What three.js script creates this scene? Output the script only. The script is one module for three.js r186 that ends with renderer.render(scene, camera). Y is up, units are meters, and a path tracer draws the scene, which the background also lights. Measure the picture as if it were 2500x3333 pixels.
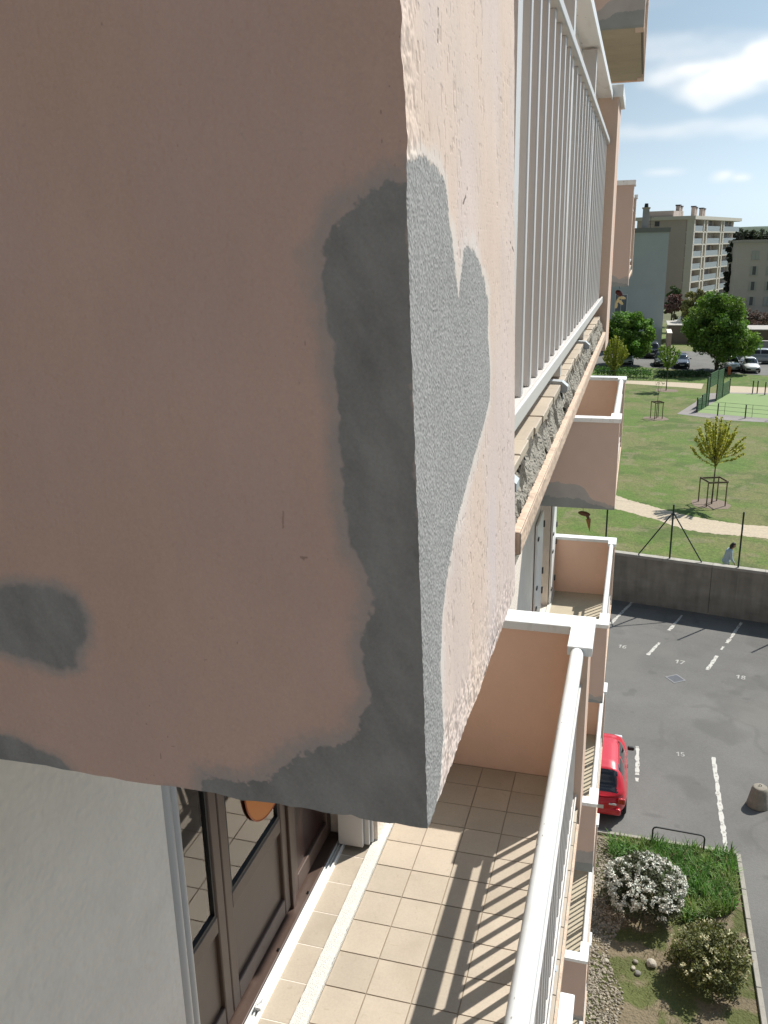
import * as THREE from 'three';
import { RoundedBoxGeometry } from 'three/addons/geometries/RoundedBoxGeometry.js';
import { mergeGeometries } from 'three/addons/utils/BufferGeometryUtils.js';
import { MarchingCubes } from 'three/addons/objects/MarchingCubes.js';
import { FontLoader } from 'three/addons/loaders/FontLoader.js';
import { TextGeometry } from 'three/addons/geometries/TextGeometry.js';

// ---------------------------------------------------------------- camera, sky, sun, exposure
const scene = new THREE.Scene();
const CAMY = 15, FPX = 2840, PW = 2500, PH = 3333;
const D2R = Math.PI / 180;
const camera = new THREE.PerspectiveCamera(2 * Math.atan(PH / 2 / FPX) / D2R, 768 / 1024, 0.05, 9000);
const pitch = 16.925 * D2R, yaw = 16.2135 * D2R, roll = -1.1044 * D2R;
const fwd = new THREE.Vector3(-Math.sin(yaw) * Math.cos(pitch), -Math.sin(pitch), -Math.cos(yaw) * Math.cos(pitch));
const r0 = new THREE.Vector3(Math.cos(yaw), 0, -Math.sin(yaw)), u0 = new THREE.Vector3().crossVectors(r0, fwd);
const right = r0.clone().multiplyScalar(Math.cos(roll)).addScaledVector(u0, Math.sin(roll));
const up = u0.clone().multiplyScalar(Math.cos(roll)).addScaledVector(r0, -Math.sin(roll));
camera.position.set(0, CAMY, 0);
camera.quaternion.setFromRotationMatrix(new THREE.Matrix4().makeBasis(right, up, fwd.clone().negate()));
scene.add(camera);

const renderer = new THREE.WebGLRenderer({ antialias: true });
renderer.setSize(768, 1024);
renderer.toneMapping = THREE.LinearToneMapping;
renderer.toneMappingExposure = 1.36;
renderer.outputColorSpace = THREE.SRGBColorSpace;
renderer.shadowMap.enabled = true;

const SUN = new THREE.Vector3(0.5, 1, -0.625).normalize();
const sun = new THREE.DirectionalLight(new THREE.Color(1, 0.955, 0.88), 4.4);
sun.position.copy(SUN).multiplyScalar(150).add(new THREE.Vector3(0, 5, -15));
sun.target.position.set(0, 5, -15);
sun.castShadow = true;
sun.shadow.mapSize.set(4096, 4096);
Object.assign(sun.shadow.camera, { left: -120, right: 120, top: 120, bottom: -120, near: 1, far: 500 });
sun.shadow.radius = 1;
scene.add(sun, sun.target);

// ---------------------------------------------------------------- noise
function hash(x, y, z) {
  let h = Math.imul(x | 0, 374761393) ^ Math.imul(y | 0, 668265263) ^ Math.imul(z | 0, 2147483647 ^ 0x5bd1e995);
  h = Math.imul(h ^ (h >>> 13), 1274126177); h ^= h >>> 16;
  return (h >>> 0) / 4294967296;
}
function lat(x, y, z, fx, fy, x1, y1) {
  const a = hash(x, y, z), b = hash(x1, y, z), c = hash(x, y1, z), d = hash(x1, y1, z);
  const p = a + (b - a) * fx; return p + (c + (d - c) * fx - p) * fy;
}
function vn(x, y, z = 0, per = 0) {            // value noise in [0,1]; per > 0 tiles in x and y
  let xi = Math.floor(x), yi = Math.floor(y); const zi = Math.floor(z);
  let fx = x - xi, fy = y - yi, fz = z - zi; fx = fx * fx * (3 - 2 * fx); fy = fy * fy * (3 - 2 * fy);
  let x1 = xi + 1, y1 = yi + 1;
  if (per) { xi = ((xi % per) + per) % per; yi = ((yi % per) + per) % per; x1 = ((x1 % per) + per) % per; y1 = ((y1 % per) + per) % per; }
  const a = lat(xi, yi, zi, fx, fy, x1, y1);
  if (fz === 0) return a;
  fz = fz * fz * (3 - 2 * fz);
  return a + (lat(xi, yi, zi + 1, fx, fy, x1, y1) - a) * fz;
}
function fbm(x, y, oct, per = 0, z = 0) {
  let s = 0, a = 0.5, n = 0, f = 1;
  for (let i = 0; i < oct; i++) { s += a * vn(x * f, y * f, z + i * 7, per ? per * f : 0); n += a; a *= 0.5; f *= 2; }
  return s / n;
}
function RNG(seed) { let s = seed >>> 0; return () => { s = (Math.imul(s, 1664525) + 1013904223) >>> 0; let t = s ^ (s >>> 15); t = Math.imul(t, 0x2c1b3c6d); t ^= t >>> 12; return (t >>> 0) / 4294967296; }; }
const clamp = (v, a = 0, b = 1) => Math.min(b, Math.max(a, v));
const sstep = (a, b, v) => { const t = clamp((v - a) / (b - a)); return t * t * (3 - 2 * t); };
const mix = (a, b, t) => a + (b - a) * t;
const mix3 = (a, b, t) => [mix(a[0], b[0], t), mix(a[1], b[1], t), mix(a[2], b[2], t)];

// ---------------------------------------------------------------- pixel helpers: a direction, then a plane it meets
function ray(px, py) {
  return right.clone().multiplyScalar((px - PW / 2) / FPX).addScaledVector(up, -(py - PH / 2) / FPX).add(fwd);
}
const onY = (px, py, y) => { const v = ray(px, py); return v.multiplyScalar((y - CAMY) / v.y).add(new THREE.Vector3(0, CAMY, 0)); };
const onZ = (px, py, z) => { const v = ray(px, py); return v.multiplyScalar(z / v.z).add(new THREE.Vector3(0, CAMY, 0)); };
const depthOf = p => p.clone().sub(camera.position).dot(fwd);

// ---------------------------------------------------------------- sky: clear-sky luminance with light cloud
{
  const W = 1536, H = 768, data = new Float32Array(W * H * 4);
  const angs = (px, py) => { const d = ray(px, py).normalize(); return [Math.atan2(d.x, -d.z) / D2R, Math.asin(d.y) / D2R]; };
  const banks = [[...angs(2460, 235), 7.5, 1.35, 1.1], [...angs(2330, 300), 3.2, 0.6, 0.8], [...angs(2345, 572), 0.8, 0.2, 0.9], [...angs(2410, 578), 0.65, 0.18, 0.8], [...angs(2160, 565), 1.4, 0.15, 0.5], [...angs(2250, 420), 9, 0.6, 0.35], [...angs(2200, 160), 9, 0.8, 0.3]];
  for (let j = 0; j < H; j++) for (let i = 0; i < W; i++) {
    const phi = ((i + 0.5) / W - 0.5) * 2 * Math.PI, el = ((j + 0.5) / H - 0.5) * Math.PI;
    const x = Math.cos(el) * Math.cos(phi), y = Math.sin(el), z = Math.cos(el) * Math.sin(phi);
    const g = Math.acos(clamp(x * SUN.x + y * SUN.y + z * SUN.z, -1, 1));
    const sy = Math.max(y, 0.012);
    const f = 1 + 24 * (Math.exp(-2.8 * g) - 0.0123) + 0.15 * Math.cos(g) ** 2;   // CIE white-blue turbid clear sky
    const lum = f * (1 - Math.exp(-0.15 / sy)) * 0.305;
    const t = Math.pow(clamp(y / 0.9), 0.5);
    let c = mix3([0.90, 1.03, 1.06], [0.50, 0.86, 1.32], t).map(v => v * lum);
    const az = Math.atan2(x, -z) / D2R, e = el / D2R;
    if (e > -1) {
      const wx = (fbm(az * 0.35 + 40, e * 1.1 + 9, 4) - 0.5) * 2, wy = (fbm(az * 0.35 + 80, e * 1.1 + 33, 4) - 0.5) * 2;
      let m = 0;
      for (const [a, b, ra, rb, k] of banks) {
        let da = az - a; if (da > 180) da -= 360; if (da < -180) da += 360;
        const q = Math.hypot((da + wx * ra * 0.5) / ra, (e - b + wy * rb * 0.9) / rb);
        m = Math.max(m, k * sstep(1.15, 0.25, q));
      }
      const puff = fbm(az * 0.9 + 7, e * 2.6 + 3, 5);
      m = clamp(m * (0.55 + 0.8 * puff));
      const wisp = sstep(0.52, 0.8, fbm(az * 0.055 + 11, e * 0.3 + 5, 5)) * 0.45;
      m = Math.max(m, wisp);
      const cl = [1.0, 1.0, 0.99].map(v => v * (0.45 + 0.16 * f));
      c = mix3(c, cl, m);
    }
    if (y < 0) c = mix3(c, [0.16, 0.17, 0.15], sstep(0, -0.05, y));
    const k = (j * W + i) * 4;
    data[k] = c[0]; data[k + 1] = c[1]; data[k + 2] = c[2]; data[k + 3] = 1;
  }
  const tex = new THREE.DataTexture(data, W, H, THREE.RGBAFormat, THREE.FloatType);
  tex.mapping = THREE.EquirectangularReflectionMapping; tex.colorSpace = THREE.LinearSRGBColorSpace;
  tex.magFilter = THREE.LinearFilter; tex.minFilter = THREE.LinearFilter; tex.needsUpdate = true;
  scene.background = tex; scene.environment = tex;
}

// ---------------------------------------------------------------- textures and materials
const enc = v => { v = clamp(v); return Math.round(255 * (v <= 0.0031308 ? 12.92 * v : 1.055 * Math.pow(v, 1 / 2.4) - 0.055)); };
function colorTex(w, h, fn, rep = [1, 1], wrap = true) {
  const d = new Uint8Array(w * h * 4);
  for (let j = 0; j < h; j++) for (let i = 0; i < w; i++) { const c = fn((i + 0.5) / w, (j + 0.5) / h); const k = (j * w + i) * 4; d[k] = enc(c[0]); d[k + 1] = enc(c[1]); d[k + 2] = enc(c[2]); d[k + 3] = 255; }
  return fin(d, w, h, THREE.SRGBColorSpace, rep, wrap);
}
function grayTex(w, h, fn, rep = [1, 1], wrap = true) {
  const d = new Uint8Array(w * h * 4);
  for (let j = 0; j < h; j++) for (let i = 0; i < w; i++) { const v = Math.round(255 * clamp(fn((i + 0.5) / w, (j + 0.5) / h))); const k = (j * w + i) * 4; d[k] = d[k + 1] = d[k + 2] = v; d[k + 3] = 255; }
  return fin(d, w, h, THREE.NoColorSpace, rep, wrap);
}
function fin(d, w, h, cs, rep, wrap) {
  const t = new THREE.DataTexture(d, w, h, THREE.RGBAFormat, THREE.UnsignedByteType);
  t.colorSpace = cs; t.magFilter = THREE.LinearFilter; t.minFilter = THREE.LinearMipmapLinearFilter; t.generateMipmaps = true;
  t.wrapS = t.wrapT = wrap ? THREE.RepeatWrapping : THREE.ClampToEdgeWrapping; t.repeat.set(rep[0], rep[1]); t.needsUpdate = true; return t;
}
const lin = (r, g, b) => new THREE.Color().setRGB(r, g, b);
const tileMat = (c, seed) => new THREE.MeshStandardMaterial({ roughness: 0.62, map: colorTex(512, 512, (u, v) => { const n = fbm(u * 10, v * 10, 5, 10, seed) - 0.5, f = vn(u * 256, v * 256, 1, 256) - 0.5, st = sstep(0.55, 0.75, fbm(u * 4, v * 4, 5, 4, seed + 3)), sp = sstep(0.9, 0.95, vn(u * 90, v * 90, seed, 90)); return mix3(c.map(k => k * (1 + 0.16 * n + 0.10 * f)), [0.29, 0.225, 0.15], st * 0.22 + sp * 0.25); }, [1 / 1.3, 1 / 1.3]) });
const std = (c, rough = 0.8, o = {}) => new THREE.MeshStandardMaterial({ color: lin(...c), roughness: rough, ...o });
// mottled material: uv in metres, S metres per repeat
function mottle(c, amt, S, per, rough = 0.85, bump = 0, o = {}) {
  const map = colorTex(160, 160, (u, v) => { const n = (fbm(u * per, v * per, 5, per) - 0.5) * 2 * amt, n2 = (vn(u * 80, v * 80, 3, 80) - 0.5) * amt * 0.7; return c.map(k => k * (1 + n + n2)); }, [1 / S, 1 / S]);
  const m = new THREE.MeshStandardMaterial({ map, roughness: rough, ...o });
  if (bump) { m.bumpMap = grayTex(192, 192, (u, v) => fbm(u * 48, v * 48, 2, 48, 5), [1 / S, 1 / S]); m.bumpScale = bump; }
  return m;
}
const PINK = [0.565, 0.43, 0.368], MORTAR = [0.25, 0.268, 0.265];  // PINK: the wall paint as toned for shaded faces
const M = {
  pink: mottle(PINK, 0.05, 0.6, 6, 0.92, 0.0012),
  salmon: mottle([0.82, 0.545, 0.405], 0.04, 0.6, 6, 0.92, 0.0008),  // the pink paint with warm bounced floor light put into its colour
  pinkSunlit: mottle([0.66, 0.50, 0.40], 0.06, 0.6, 6, 0.9, 0.001),  // lighter copy of the pink paint, sunlight worked into the colour
  cream: mottle([0.56, 0.42, 0.315], 0.22, 0.35, 7, 0.8, 0.002),
  wall: mottle([0.80, 0.715, 0.625], 0.07, 0.7, 6, 0.95, 0.004),
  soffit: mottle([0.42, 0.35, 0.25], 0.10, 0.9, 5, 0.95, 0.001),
  white: new THREE.MeshStandardMaterial({ roughness: 0.42, map: colorTex(512, 512, (u, v) => { const n = fbm(u * 6, v * 6, 4, 6) - 0.5, chip = sstep(0.80, 0.86, fbm(u * 70, v * 24, 3, 0, 4)) * sstep(0.5, 0.62, fbm(u * 5, v * 5, 3, 5, 9)), dirt = sstep(0.56, 0.8, fbm(u * 22, v * 4, 4, 0, 2)); return mix3(mix3([0.79, 0.80, 0.79].map(k => k * (1 + 0.05 * n)), [0.56, 0.54, 0.48], dirt * 0.35), [0.30, 0.28, 0.25], chip); }, [1 / 0.8, 1 / 0.8]) }),
  alu: mottle([0.60, 0.58, 0.56], 0.03, 0.5, 5, 0.42),
  aluGrey: std([0.45, 0.46, 0.47], 0.38, { metalness: 0.35 }),
  bracket: std([0.42, 0.45, 0.47], 0.5, { metalness: 0.2 }),
  tileA: tileMat([0.435, 0.368, 0.288], 2),
  tileB: tileMat([0.41, 0.348, 0.273], 5),
  tileC: tileMat([0.455, 0.385, 0.30], 8),
  grout: mottle([0.29, 0.235, 0.175], 0.2, 0.3, 6, 0.95),
  floor: mottle([0.42, 0.365, 0.27], 0.09, 0.8, 6, 0.85, 0.0006),
  curb: mottle([0.66, 0.65, 0.60], 0.06, 0.15, 6, 0.95, 0.003),
  concrete: mottle([0.27, 0.25, 0.21], 0.28, 0.16, 8, 0.97, 0.004),
  brown: mottle([0.082, 0.052, 0.040], 0.12, 0.3, 6, 0.42),
  brownDark: mottle([0.030, 0.014, 0.012], 0.15, 0.3, 6, 0.28),
  panelWood: mottle([0.105, 0.078, 0.060], 0.1, 0.3, 6, 0.45),
  gasket: std([0.012, 0.012, 0.013], 0.5),
  room: std([0.42, 0.38, 0.33], 0.9),
  black: std([0.02, 0.022, 0.022], 0.5),
  postGreen: std([0.012, 0.03, 0.026], 0.45),
  glass: new THREE.MeshPhysicalMaterial({ color: 0xffffff, roughness: 0.015, transmission: 1, thickness: 0, ior: 2.1 }),
};

// ---------------------------------------------------------------- geometry helpers
function uvm(g) {                               // uv in metres from position, by the main direction of each normal
  const p = g.attributes.position, n = g.attributes.normal, uv = new Float32Array(p.count * 2);
  for (let i = 0; i < p.count; i++) {
    const ax = Math.abs(n.getX(i)), ay = Math.abs(n.getY(i)), az = Math.abs(n.getZ(i));
    const X = p.getX(i), Y = p.getY(i), Z = p.getZ(i);
    if (ax >= ay && ax >= az) { uv[2 * i] = Z; uv[2 * i + 1] = Y; } else if (ay >= az) { uv[2 * i] = X; uv[2 * i + 1] = Z; } else { uv[2 * i] = X; uv[2 * i + 1] = Y; }
  }
  g.setAttribute('uv', new THREE.BufferAttribute(uv, 2)); return g;
}
function B(x0, x1, y0, y1, z0, z1, r = 0) {
  const w = Math.abs(x1 - x0), h = Math.abs(y1 - y0), d = Math.abs(z1 - z0);
  let g = r ? new RoundedBoxGeometry(w, h, d, 2, Math.min(r, w / 2.01, h / 2.01, d / 2.01)) : new THREE.BoxGeometry(w, h, d);
  if (g.index) g = g.toNonIndexed();
  g.translate((x0 + x1) / 2, (y0 + y1) / 2, (z0 + z1) / 2);
  return uvm(g);
}
const nonIdx = g => { const q = g.index ? g.toNonIndexed() : g; for (const k of Object.keys(q.attributes)) if (!['position', 'normal', 'uv', 'color'].includes(k)) q.deleteAttribute(k); return q; };
const merge = gs => mergeGeometries(gs.map(nonIdx), false);
const used = new Map();
function numbered(n) { const k = used.get(n) || 0; used.set(n, k + 1); return k ? `${n}_${String(k).padStart(3, '0')}` : n; }
function mesh(name, geo, mat, parent) { const m = new THREE.Mesh(geo, mat); m.name = name; m.castShadow = m.receiveShadow = true; parent.add(m); return m; }
function grp(name, parent, x = 0, y = 0, z = 0) { const g = new THREE.Group(); g.name = name; g.position.set(x, y, z); parent.add(g); return g; }
function thing(name, label, category, x = 0, y = 0, z = 0, turn = 0, group) {
  const g = grp(numbered(name), scene, x, y, z); g.rotation.y = turn; g.userData = { label, category }; if (group) g.userData.group = group; return g;
}
function structure(name, geo, mat) { const m = mesh(numbered(name), geo, mat, scene); m.userData.kind = 'structure'; return m; }
function bar(a, b, r1, r2 = r1, seg = 8) {       // tapered rod from a to b
  const A = new THREE.Vector3(...a), Bv = new THREE.Vector3(...b), d = Bv.clone().sub(A), L = d.length();
  const g = new THREE.CylinderGeometry(r2, r1, L, seg, 1).toNonIndexed(); g.translate(0, L / 2, 0);
  g.applyQuaternion(new THREE.Quaternion().setFromUnitVectors(new THREE.Vector3(0, 1, 0), d.normalize())); g.translate(...a); return g;
}
function flatPoly(pts, y, holes = []) {          // pts [[x,z]] -> sheet facing up, uv in metres
  const s = new THREE.Shape(pts.map(([x, z]) => new THREE.Vector2(x, -z)));
  for (const h of holes) s.holes.push(new THREE.Path(h.map(([x, z]) => new THREE.Vector2(x, -z))));
  const g = new THREE.ShapeGeometry(s); g.rotateX(-Math.PI / 2); g.translate(0, y, 0); return uvm(nonIdx(g));
}
function loop(pts, y) { return pts.map(([px, py]) => { const p = onY(px, py, y); return [p.x, p.z]; }); }

// polygon signed distance (negative inside)
function sdPoly(px, py, P) {
  let d = 1e9, s = 1;
  for (let i = 0, j = P.length - 1; i < P.length; j = i++) {
    const ex = P[j][0] - P[i][0], ey = P[j][1] - P[i][1], wx = px - P[i][0], wy = py - P[i][1];
    const t = clamp((wx * ex + wy * ey) / (ex * ex + ey * ey)), bx = wx - ex * t, by = wy - ey * t;
    d = Math.min(d, bx * bx + by * by);
    const c1 = py >= P[i][1], c2 = py < P[j][1], c3 = ex * wy > ey * wx;
    if ((c1 && c2 && c3) || (!c1 && !c2 && !c3)) s = -s;
  }
  return s * Math.sqrt(d);
}

// ================================================================= THE APARTMENT BUILDING
const building = thing('apartment_building', 'pink rendered apartment building with stacked balconies and white metal railings', 'building');
const FX = -1.15;                                // facade plane
const floorY = k => CAMY - 0.33 - 2.676 * k;     // k = 0 is the balcony beside the camera, k = 1 the one below
const BAYS = [{ zN: -0.635, zF: -4.65, rN: 0.56, rF: 0.37, d0: -1.77, d1: -3.72 }, { zN: -10.68, zF: -14.22, rN: 0.34, rF: 0.30, d0: -11.85, d1: -13.45 }];
const LEVELS = [-1, 0, 1, 2, 3, 4, 5];
{
  const walls = [], pinkWalls = [];
  const z0 = 7, z1 = -14.22;
  for (const k of LEVELS) {
    const f = floorY(k), top = f + 2.676 - 0.0;
    let z = z0;
    for (const b of BAYS) {
      if (z === z0) pinkWalls.push(B(FX - 0.3, FX, f, top, z, -0.7));
      walls.push(B(FX - 0.3, FX, f, top, z === z0 ? -0.7 : z, b.d0));
      walls.push(B(FX - 0.3, FX, f + 2.2, top, b.d0, b.d1));
      z = b.d1;
    }
    walls.push(B(FX - 0.3, FX, f, top, z, z1));
  }
  walls.push(B(FX - 0.3, FX, 0, floorY(5), z0, z1));
  mesh('facade_wall', merge(walls), M.wall, building); mesh('facade_wall', merge(pinkWalls), M.pink, building);
  mesh('end_wall', B(-11, FX - 0.3, 0, floorY(-1) + 2.676, z1 + 0.3, z1), M.pink, building);
  mesh('end_wall', B(-11, FX - 0.3, 0, floorY(-1) + 2.676, z0, z0 - 0.3), M.pink, building);
  mesh('rear_wall', B(-11.3, -11, 0, floorY(-1) + 2.676, z0, z1), M.pink, building);
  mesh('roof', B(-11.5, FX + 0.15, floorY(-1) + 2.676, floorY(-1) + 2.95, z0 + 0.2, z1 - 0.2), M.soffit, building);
  for (const k of LEVELS) mesh('floor_slab', B(-11, FX - 0.3, floorY(k) - 0.2, floorY(k) - 0.03, z0 - 0.3, z1 + 0.3), M.room, building);
  for (const z of [-0.2, -5.2, -10.2]) mesh('partition_wall', B(-11, FX - 0.3, 0, floorY(-1) + 2.676, z, z - 0.15), M.room, building);
}
// ---- near panel: the two faces the camera stands beside, with their repair mortar
const panelX = y => -0.1500 - 0.026 * (Math.min(y, CAMY + 0.31) - CAMY + 0.49);     // the outer face leans in slightly towards the top
const PB = floorY(0) - 0.16, PT = floorY(0) + 0.93;
const S1 = 2500 / 1659;
const onPanel = (px, py) => {                     // pixel -> (z, y) on the outer face
  const v = ray(px * S1, py * S1); let t = -0.15 / v.x;
  for (let i = 0; i < 6; i++) t = panelX(CAMY + v.y * t) / v.x;
  return [-(v.z * t), v.y * t + CAMY];
};
const onSide = (px, py) => { const p = onZ(px * S1, py * S1, BAYS[0].zN); return [p.x, p.y]; };
const dispPanel = p => {
  const d = Math.abs(p.z - BAYS[0].zN) + Math.abs(p.x - panelX(p.y));
  const e = Math.exp(-d / 0.012), eb = Math.exp(-(p.y - PB) / 0.016);
  const n = (s, o) => vn(p.x * s + o, p.y * s + o * 2, p.z * s + 0.37) - 0.5;
  const ez = Math.exp(-Math.abs(p.z - (BAYS[0].zN - BAYS[0].rN)) / 0.01);
  const old = sstep(CAMY + 0.03, CAMY + 0.10, p.y);
  p.x += n(14, 3) * 0.002 + e * (n(55, 9) * (0.0006 + 0.0036 * old) + n(190, 5) * 0.0014);
  p.z += e * (n(60, 31) * 0.0008 + n(170, 17) * 0.0010) + ez * (n(40, 51) * 0.006 + n(150, 23) * 0.003);
  p.y += eb * (n(45, 71) * 0.003 + n(140, 27) * 0.004);
  return p;
};
function gridFace(nu, nv, at, uvAt, flip) {
  const pos = [], uv = [], idx = [];
  for (let j = 0; j <= nv; j++) for (let i = 0; i <= nu; i++) {
    const q = at(i / nu, j / nv), t = uvAt(q); const p = dispPanel(q.clone()); pos.push(p.x, p.y, p.z); uv.push(t[0], t[1]);
  }
  for (let j = 0; j < nv; j++) for (let i = 0; i < nu; i++) { const a = j * (nu + 1) + i, b = a + 1, c = a + nu + 1, d = c + 1; flip ? idx.push(a, c, b, b, c, d) : idx.push(a, b, c, b, d, c); }
  const g = new THREE.BufferGeometry(); g.setAttribute('position', new THREE.Float32BufferAttribute(pos, 3)); g.setAttribute('uv', new THREE.Float32BufferAttribute(uv, 2)); g.setIndex(idx); g.computeVertexNormals(); return g;
}
function nearPanel(parent) {
  const f = parent.position.y, zN = BAYS[0].zN, zE = zN - BAYS[0].rN;
  // ----- face towards the camera
  const sx0 = -0.64, sx1 = -0.14, sy0 = PB - 0.01, sy1 = CAMY + 0.26;
  const main = [[882, 392], [850, 394], [800, 418], [752, 452], [716, 488], [704, 520], [701, 560], [692, 600], [701, 640], [706, 700], [716, 740], [726, 800], [735, 850], [741, 950], [741, 1050], [748, 1120], [762, 1180], [800, 1250], [808, 1290], [790, 1340], [781, 1390], [790, 1440], [799, 1500], [790, 1535], [762, 1590], [745, 1606], [690, 1618], [640, 1632], [600, 1662], [560, 1690], [520, 1688], [500, 1684], [440, 1682], [444, 1800], [960, 1850], [900, 1000]].map(p => onSide(...p));
  const left = [[-60, 1285], [60, 1264], [120, 1270], [160, 1290], [183, 1330], [180, 1380], [170, 1420], [166, 1447], [110, 1440], [50, 1420], [-60, 1380]].map(p => onSide(...p));
  const low = [[-60, 1575], [30, 1592], [60, 1604], [92, 1622], [130, 1640], [155, 1668], [150, 1720], [-60, 1720]].map(p => onSide(...p));
  const smear = [[640, 545], [668, 500], [740, 440], [830, 372], [900, 350], [900, 470], [730, 640], [700, 700], [660, 640]].map(p => onSide(...p));
  const smear2 = [[330, 1700], [360, 1690], [400, 1700], [440, 1680], [470, 1760], [340, 1740]].map(p => onSide(...p));
  const W = 640, H = 960;
  const wHalo = 0.85;
  const hairs = [[[948, 20], [946, 60], [955, 95], [953, 130]], [[930, 160], [936, 190], [926, 235], [918, 270]], [[612, 1105], [611, 1140]], [[590, 352], [587, 368]], [[962, 1040], [961, 1100]]].map(l => l.map(p => onSide(...p)));
  const hairD = (x, y, L) => { let d = 1e9; for (let i = 0; i + 1 < L.length; i++) { const [ax, ay] = L[i], ex = L[i + 1][0] - ax, ey = L[i + 1][1] - ay, t = clamp(((x - ax) * ex + (y - ay) * ey) / (ex * ex + ey * ey)); d = Math.min(d, Math.hypot(x - ax - ex * t, y - ay - ey * t)); } return d; };
  const sideMap = colorTex(W, H, (u, v) => {
    const x = mix(sx0, sx1, u), y = mix(sy0, sy1, v);
    const w1 = (fbm(x * 55, y * 55, 3) - 0.5) * 0.010, w2 = (fbm(x * 200 + 9, y * 200, 3) - 0.5) * 0.004, w3 = (fbm(x * 14 + 5, y * 14, 3) - 0.5) * 0.03;
    const a = sdPoly(x + w1, y + w2 * 2, main) + w2, b = sdPoly(x + w1, y - w1, left) + w2, c = sdPoly(x + w1 * 1.5, y, low) + w2;
    const s = Math.max(sstep(0.0016, -0.0016, a), sstep(0.004, -0.004, b), sstep(0.003, -0.003, c));
    const hB = sstep(0.016 + w3 * 0.5, 0.001, b), hC = sstep(0.014, 0.001, c + w3 * 0.2);
    const hs = sstep(0.004, -0.006, sdPoly(x + w1, y + w3 * 0.2, smear)) * 0.55, hs2 = sstep(0.004, -0.004, sdPoly(x + w1, y, smear2)) * 0.45;
    const halo = Math.max(sstep(0.024 + w3 * 0.7, 0.001, a) * wHalo, hB * wHalo, hC * 0.4, hs, hs2) * (0.75 + 0.5 * fbm(x * 90, y * 90, 2));
    const m1 = (fbm(x * 9 + 3, y * 9, 5) - 0.5) + 0.5 * (fbm(x * 60, y * 18 + 2, 3) - 0.5), m2 = vn(x * 900, y * 900) + 0.8 * vn(x * 480 + 3, y * 480) - 0.9;
    let hair = 0; for (const l of hairs) hair = Math.max(hair, sstep(0.0011, 0.0004, hairD(x + w2 * 0.4, y, l)) * sstep(0.35, 0.6, vn(x * 90, y * 60 + 5)));
    let col = PINK.map((k, i) => k * (1 + 0.10 * m1 + 0.05 * m2 + (i === 2 ? 0.10 : i === 0 ? -0.03 : 0.02) * (fbm(x * 7 + 31, y * 7 + 4, 3) - 0.5) * 4 * 0.35));
    col = mix3(col, [0.385, 0.365, 0.35], clamp(halo));
    const mc = MORTAR.map(k => k * (1 + 0.5 * (fbm(x * 26 + 60, y * 15, 5) - 0.5) + 0.3 * (fbm(x * 70 + y * 40, y * 22 - x * 14, 3) - 0.5) + 0.10 * m2));
    col = mix3(col, mc, s);
    const pit = sstep(0.95, 0.98, vn(x * 330 + 400, y * 200)) * sstep(0.72, 0.82, vn(x * 12 + 77, y * 12 + 9)) * (1 - s);
    col = mix3(col, [0.16, 0.12, 0.10], hair * 0.45);
    return mix3(col, [0.14, 0.10, 0.085], pit * 0.6);
  }, [1, 1], false);
  const sideBump = grayTex(W, H, (u, v) => { const x = mix(sx0, sx1, u), y = mix(sy0, sy1, v); return 0.55 * fbm(x * 340, y * 300, 2) + 0.45 * fbm(x * 30 + 9, y * 12, 3); }, [1, 1], false);
  const sideMat = new THREE.MeshStandardMaterial({ map: sideMap, bumpMap: sideBump, bumpScale: 0.0022, roughness: 0.95 });
  const gS = gridFace(64, 240, (u, v) => { const y = mix(PB, PT, v), k = 1 - (1 - u) ** 2; return new THREE.Vector3(mix(FX, panelX(y), k), y, zN); }, p => [(p.x - sx0) / (sx1 - sx0), (p.y - sy0) / (sy1 - sy0)], false);
  const coreS = B(FX, -0.182, PB + 0.012, PT, zN - 0.006, zN - 0.12);
  const g1 = merge([gS, coreS]); g1.translate(0, -f, 0);
  mesh('side_panel', g1, sideMat, parent).userData.label = 'shaded pink side panel with dark grey mortar repairs';
  // ----- sunlit outer face
  const py0 = PB - 0.01, py1 = CAMY + 0.31, pz0 = -zN - 0.005, pz1 = -zE + 0.005;
  const patch = [[820, 352], [876, 345], [910, 340], [944, 360], [960, 400], [966, 450], [973, 500], [980, 560], [986, 620], [991, 648], [995, 600], [999, 560], [1000, 540], [1011, 530], [1030, 555], [1045, 600], [1055, 650], [1053, 720], [1058, 800], [1057, 862], [1044, 920], [1025, 990], [1006, 1060], [986, 1130], [975, 1200], [966, 1260], [956, 1330], [951, 1420], [955, 1520], [957, 1600], [951, 1690], [930, 1830], [800, 1800], [830, 1000]].map(p => onPanel(...p));
  const cracks = [[[1085, 1365], [1078, 1425], [1070, 1470]], [[1078, 1355], [1062, 1400], [1050, 1448], [1044, 1462]], [[1050, 1440], [1060, 1490], [1063, 1515]], [[1100, 520], [1113, 552]], [[1000, 440], [1008, 420], [1010, 405]], [[945, 20], [946, 60], [944, 90]]].map(l => l.map(p => onPanel(...p)));
  const segD = (x, y, L) => { let d = 1e9; for (let i = 0; i + 1 < L.length; i++) { const [ax, ay] = L[i], ex = L[i + 1][0] - ax, ey = L[i + 1][1] - ay, t = clamp(((x - ax) * ex + (y - ay) * ey) / (ex * ex + ey * ey)); d = Math.min(d, Math.hypot(x - ax - ex * t, y - ay - ey * t)); } return d; };
  const W2 = 768, H2 = 1152, N = W2 * H2, mk = new Float32Array(N), ha = new Float32Array(N), ro = new Float32Array(N), cr = new Float32Array(N);
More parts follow.
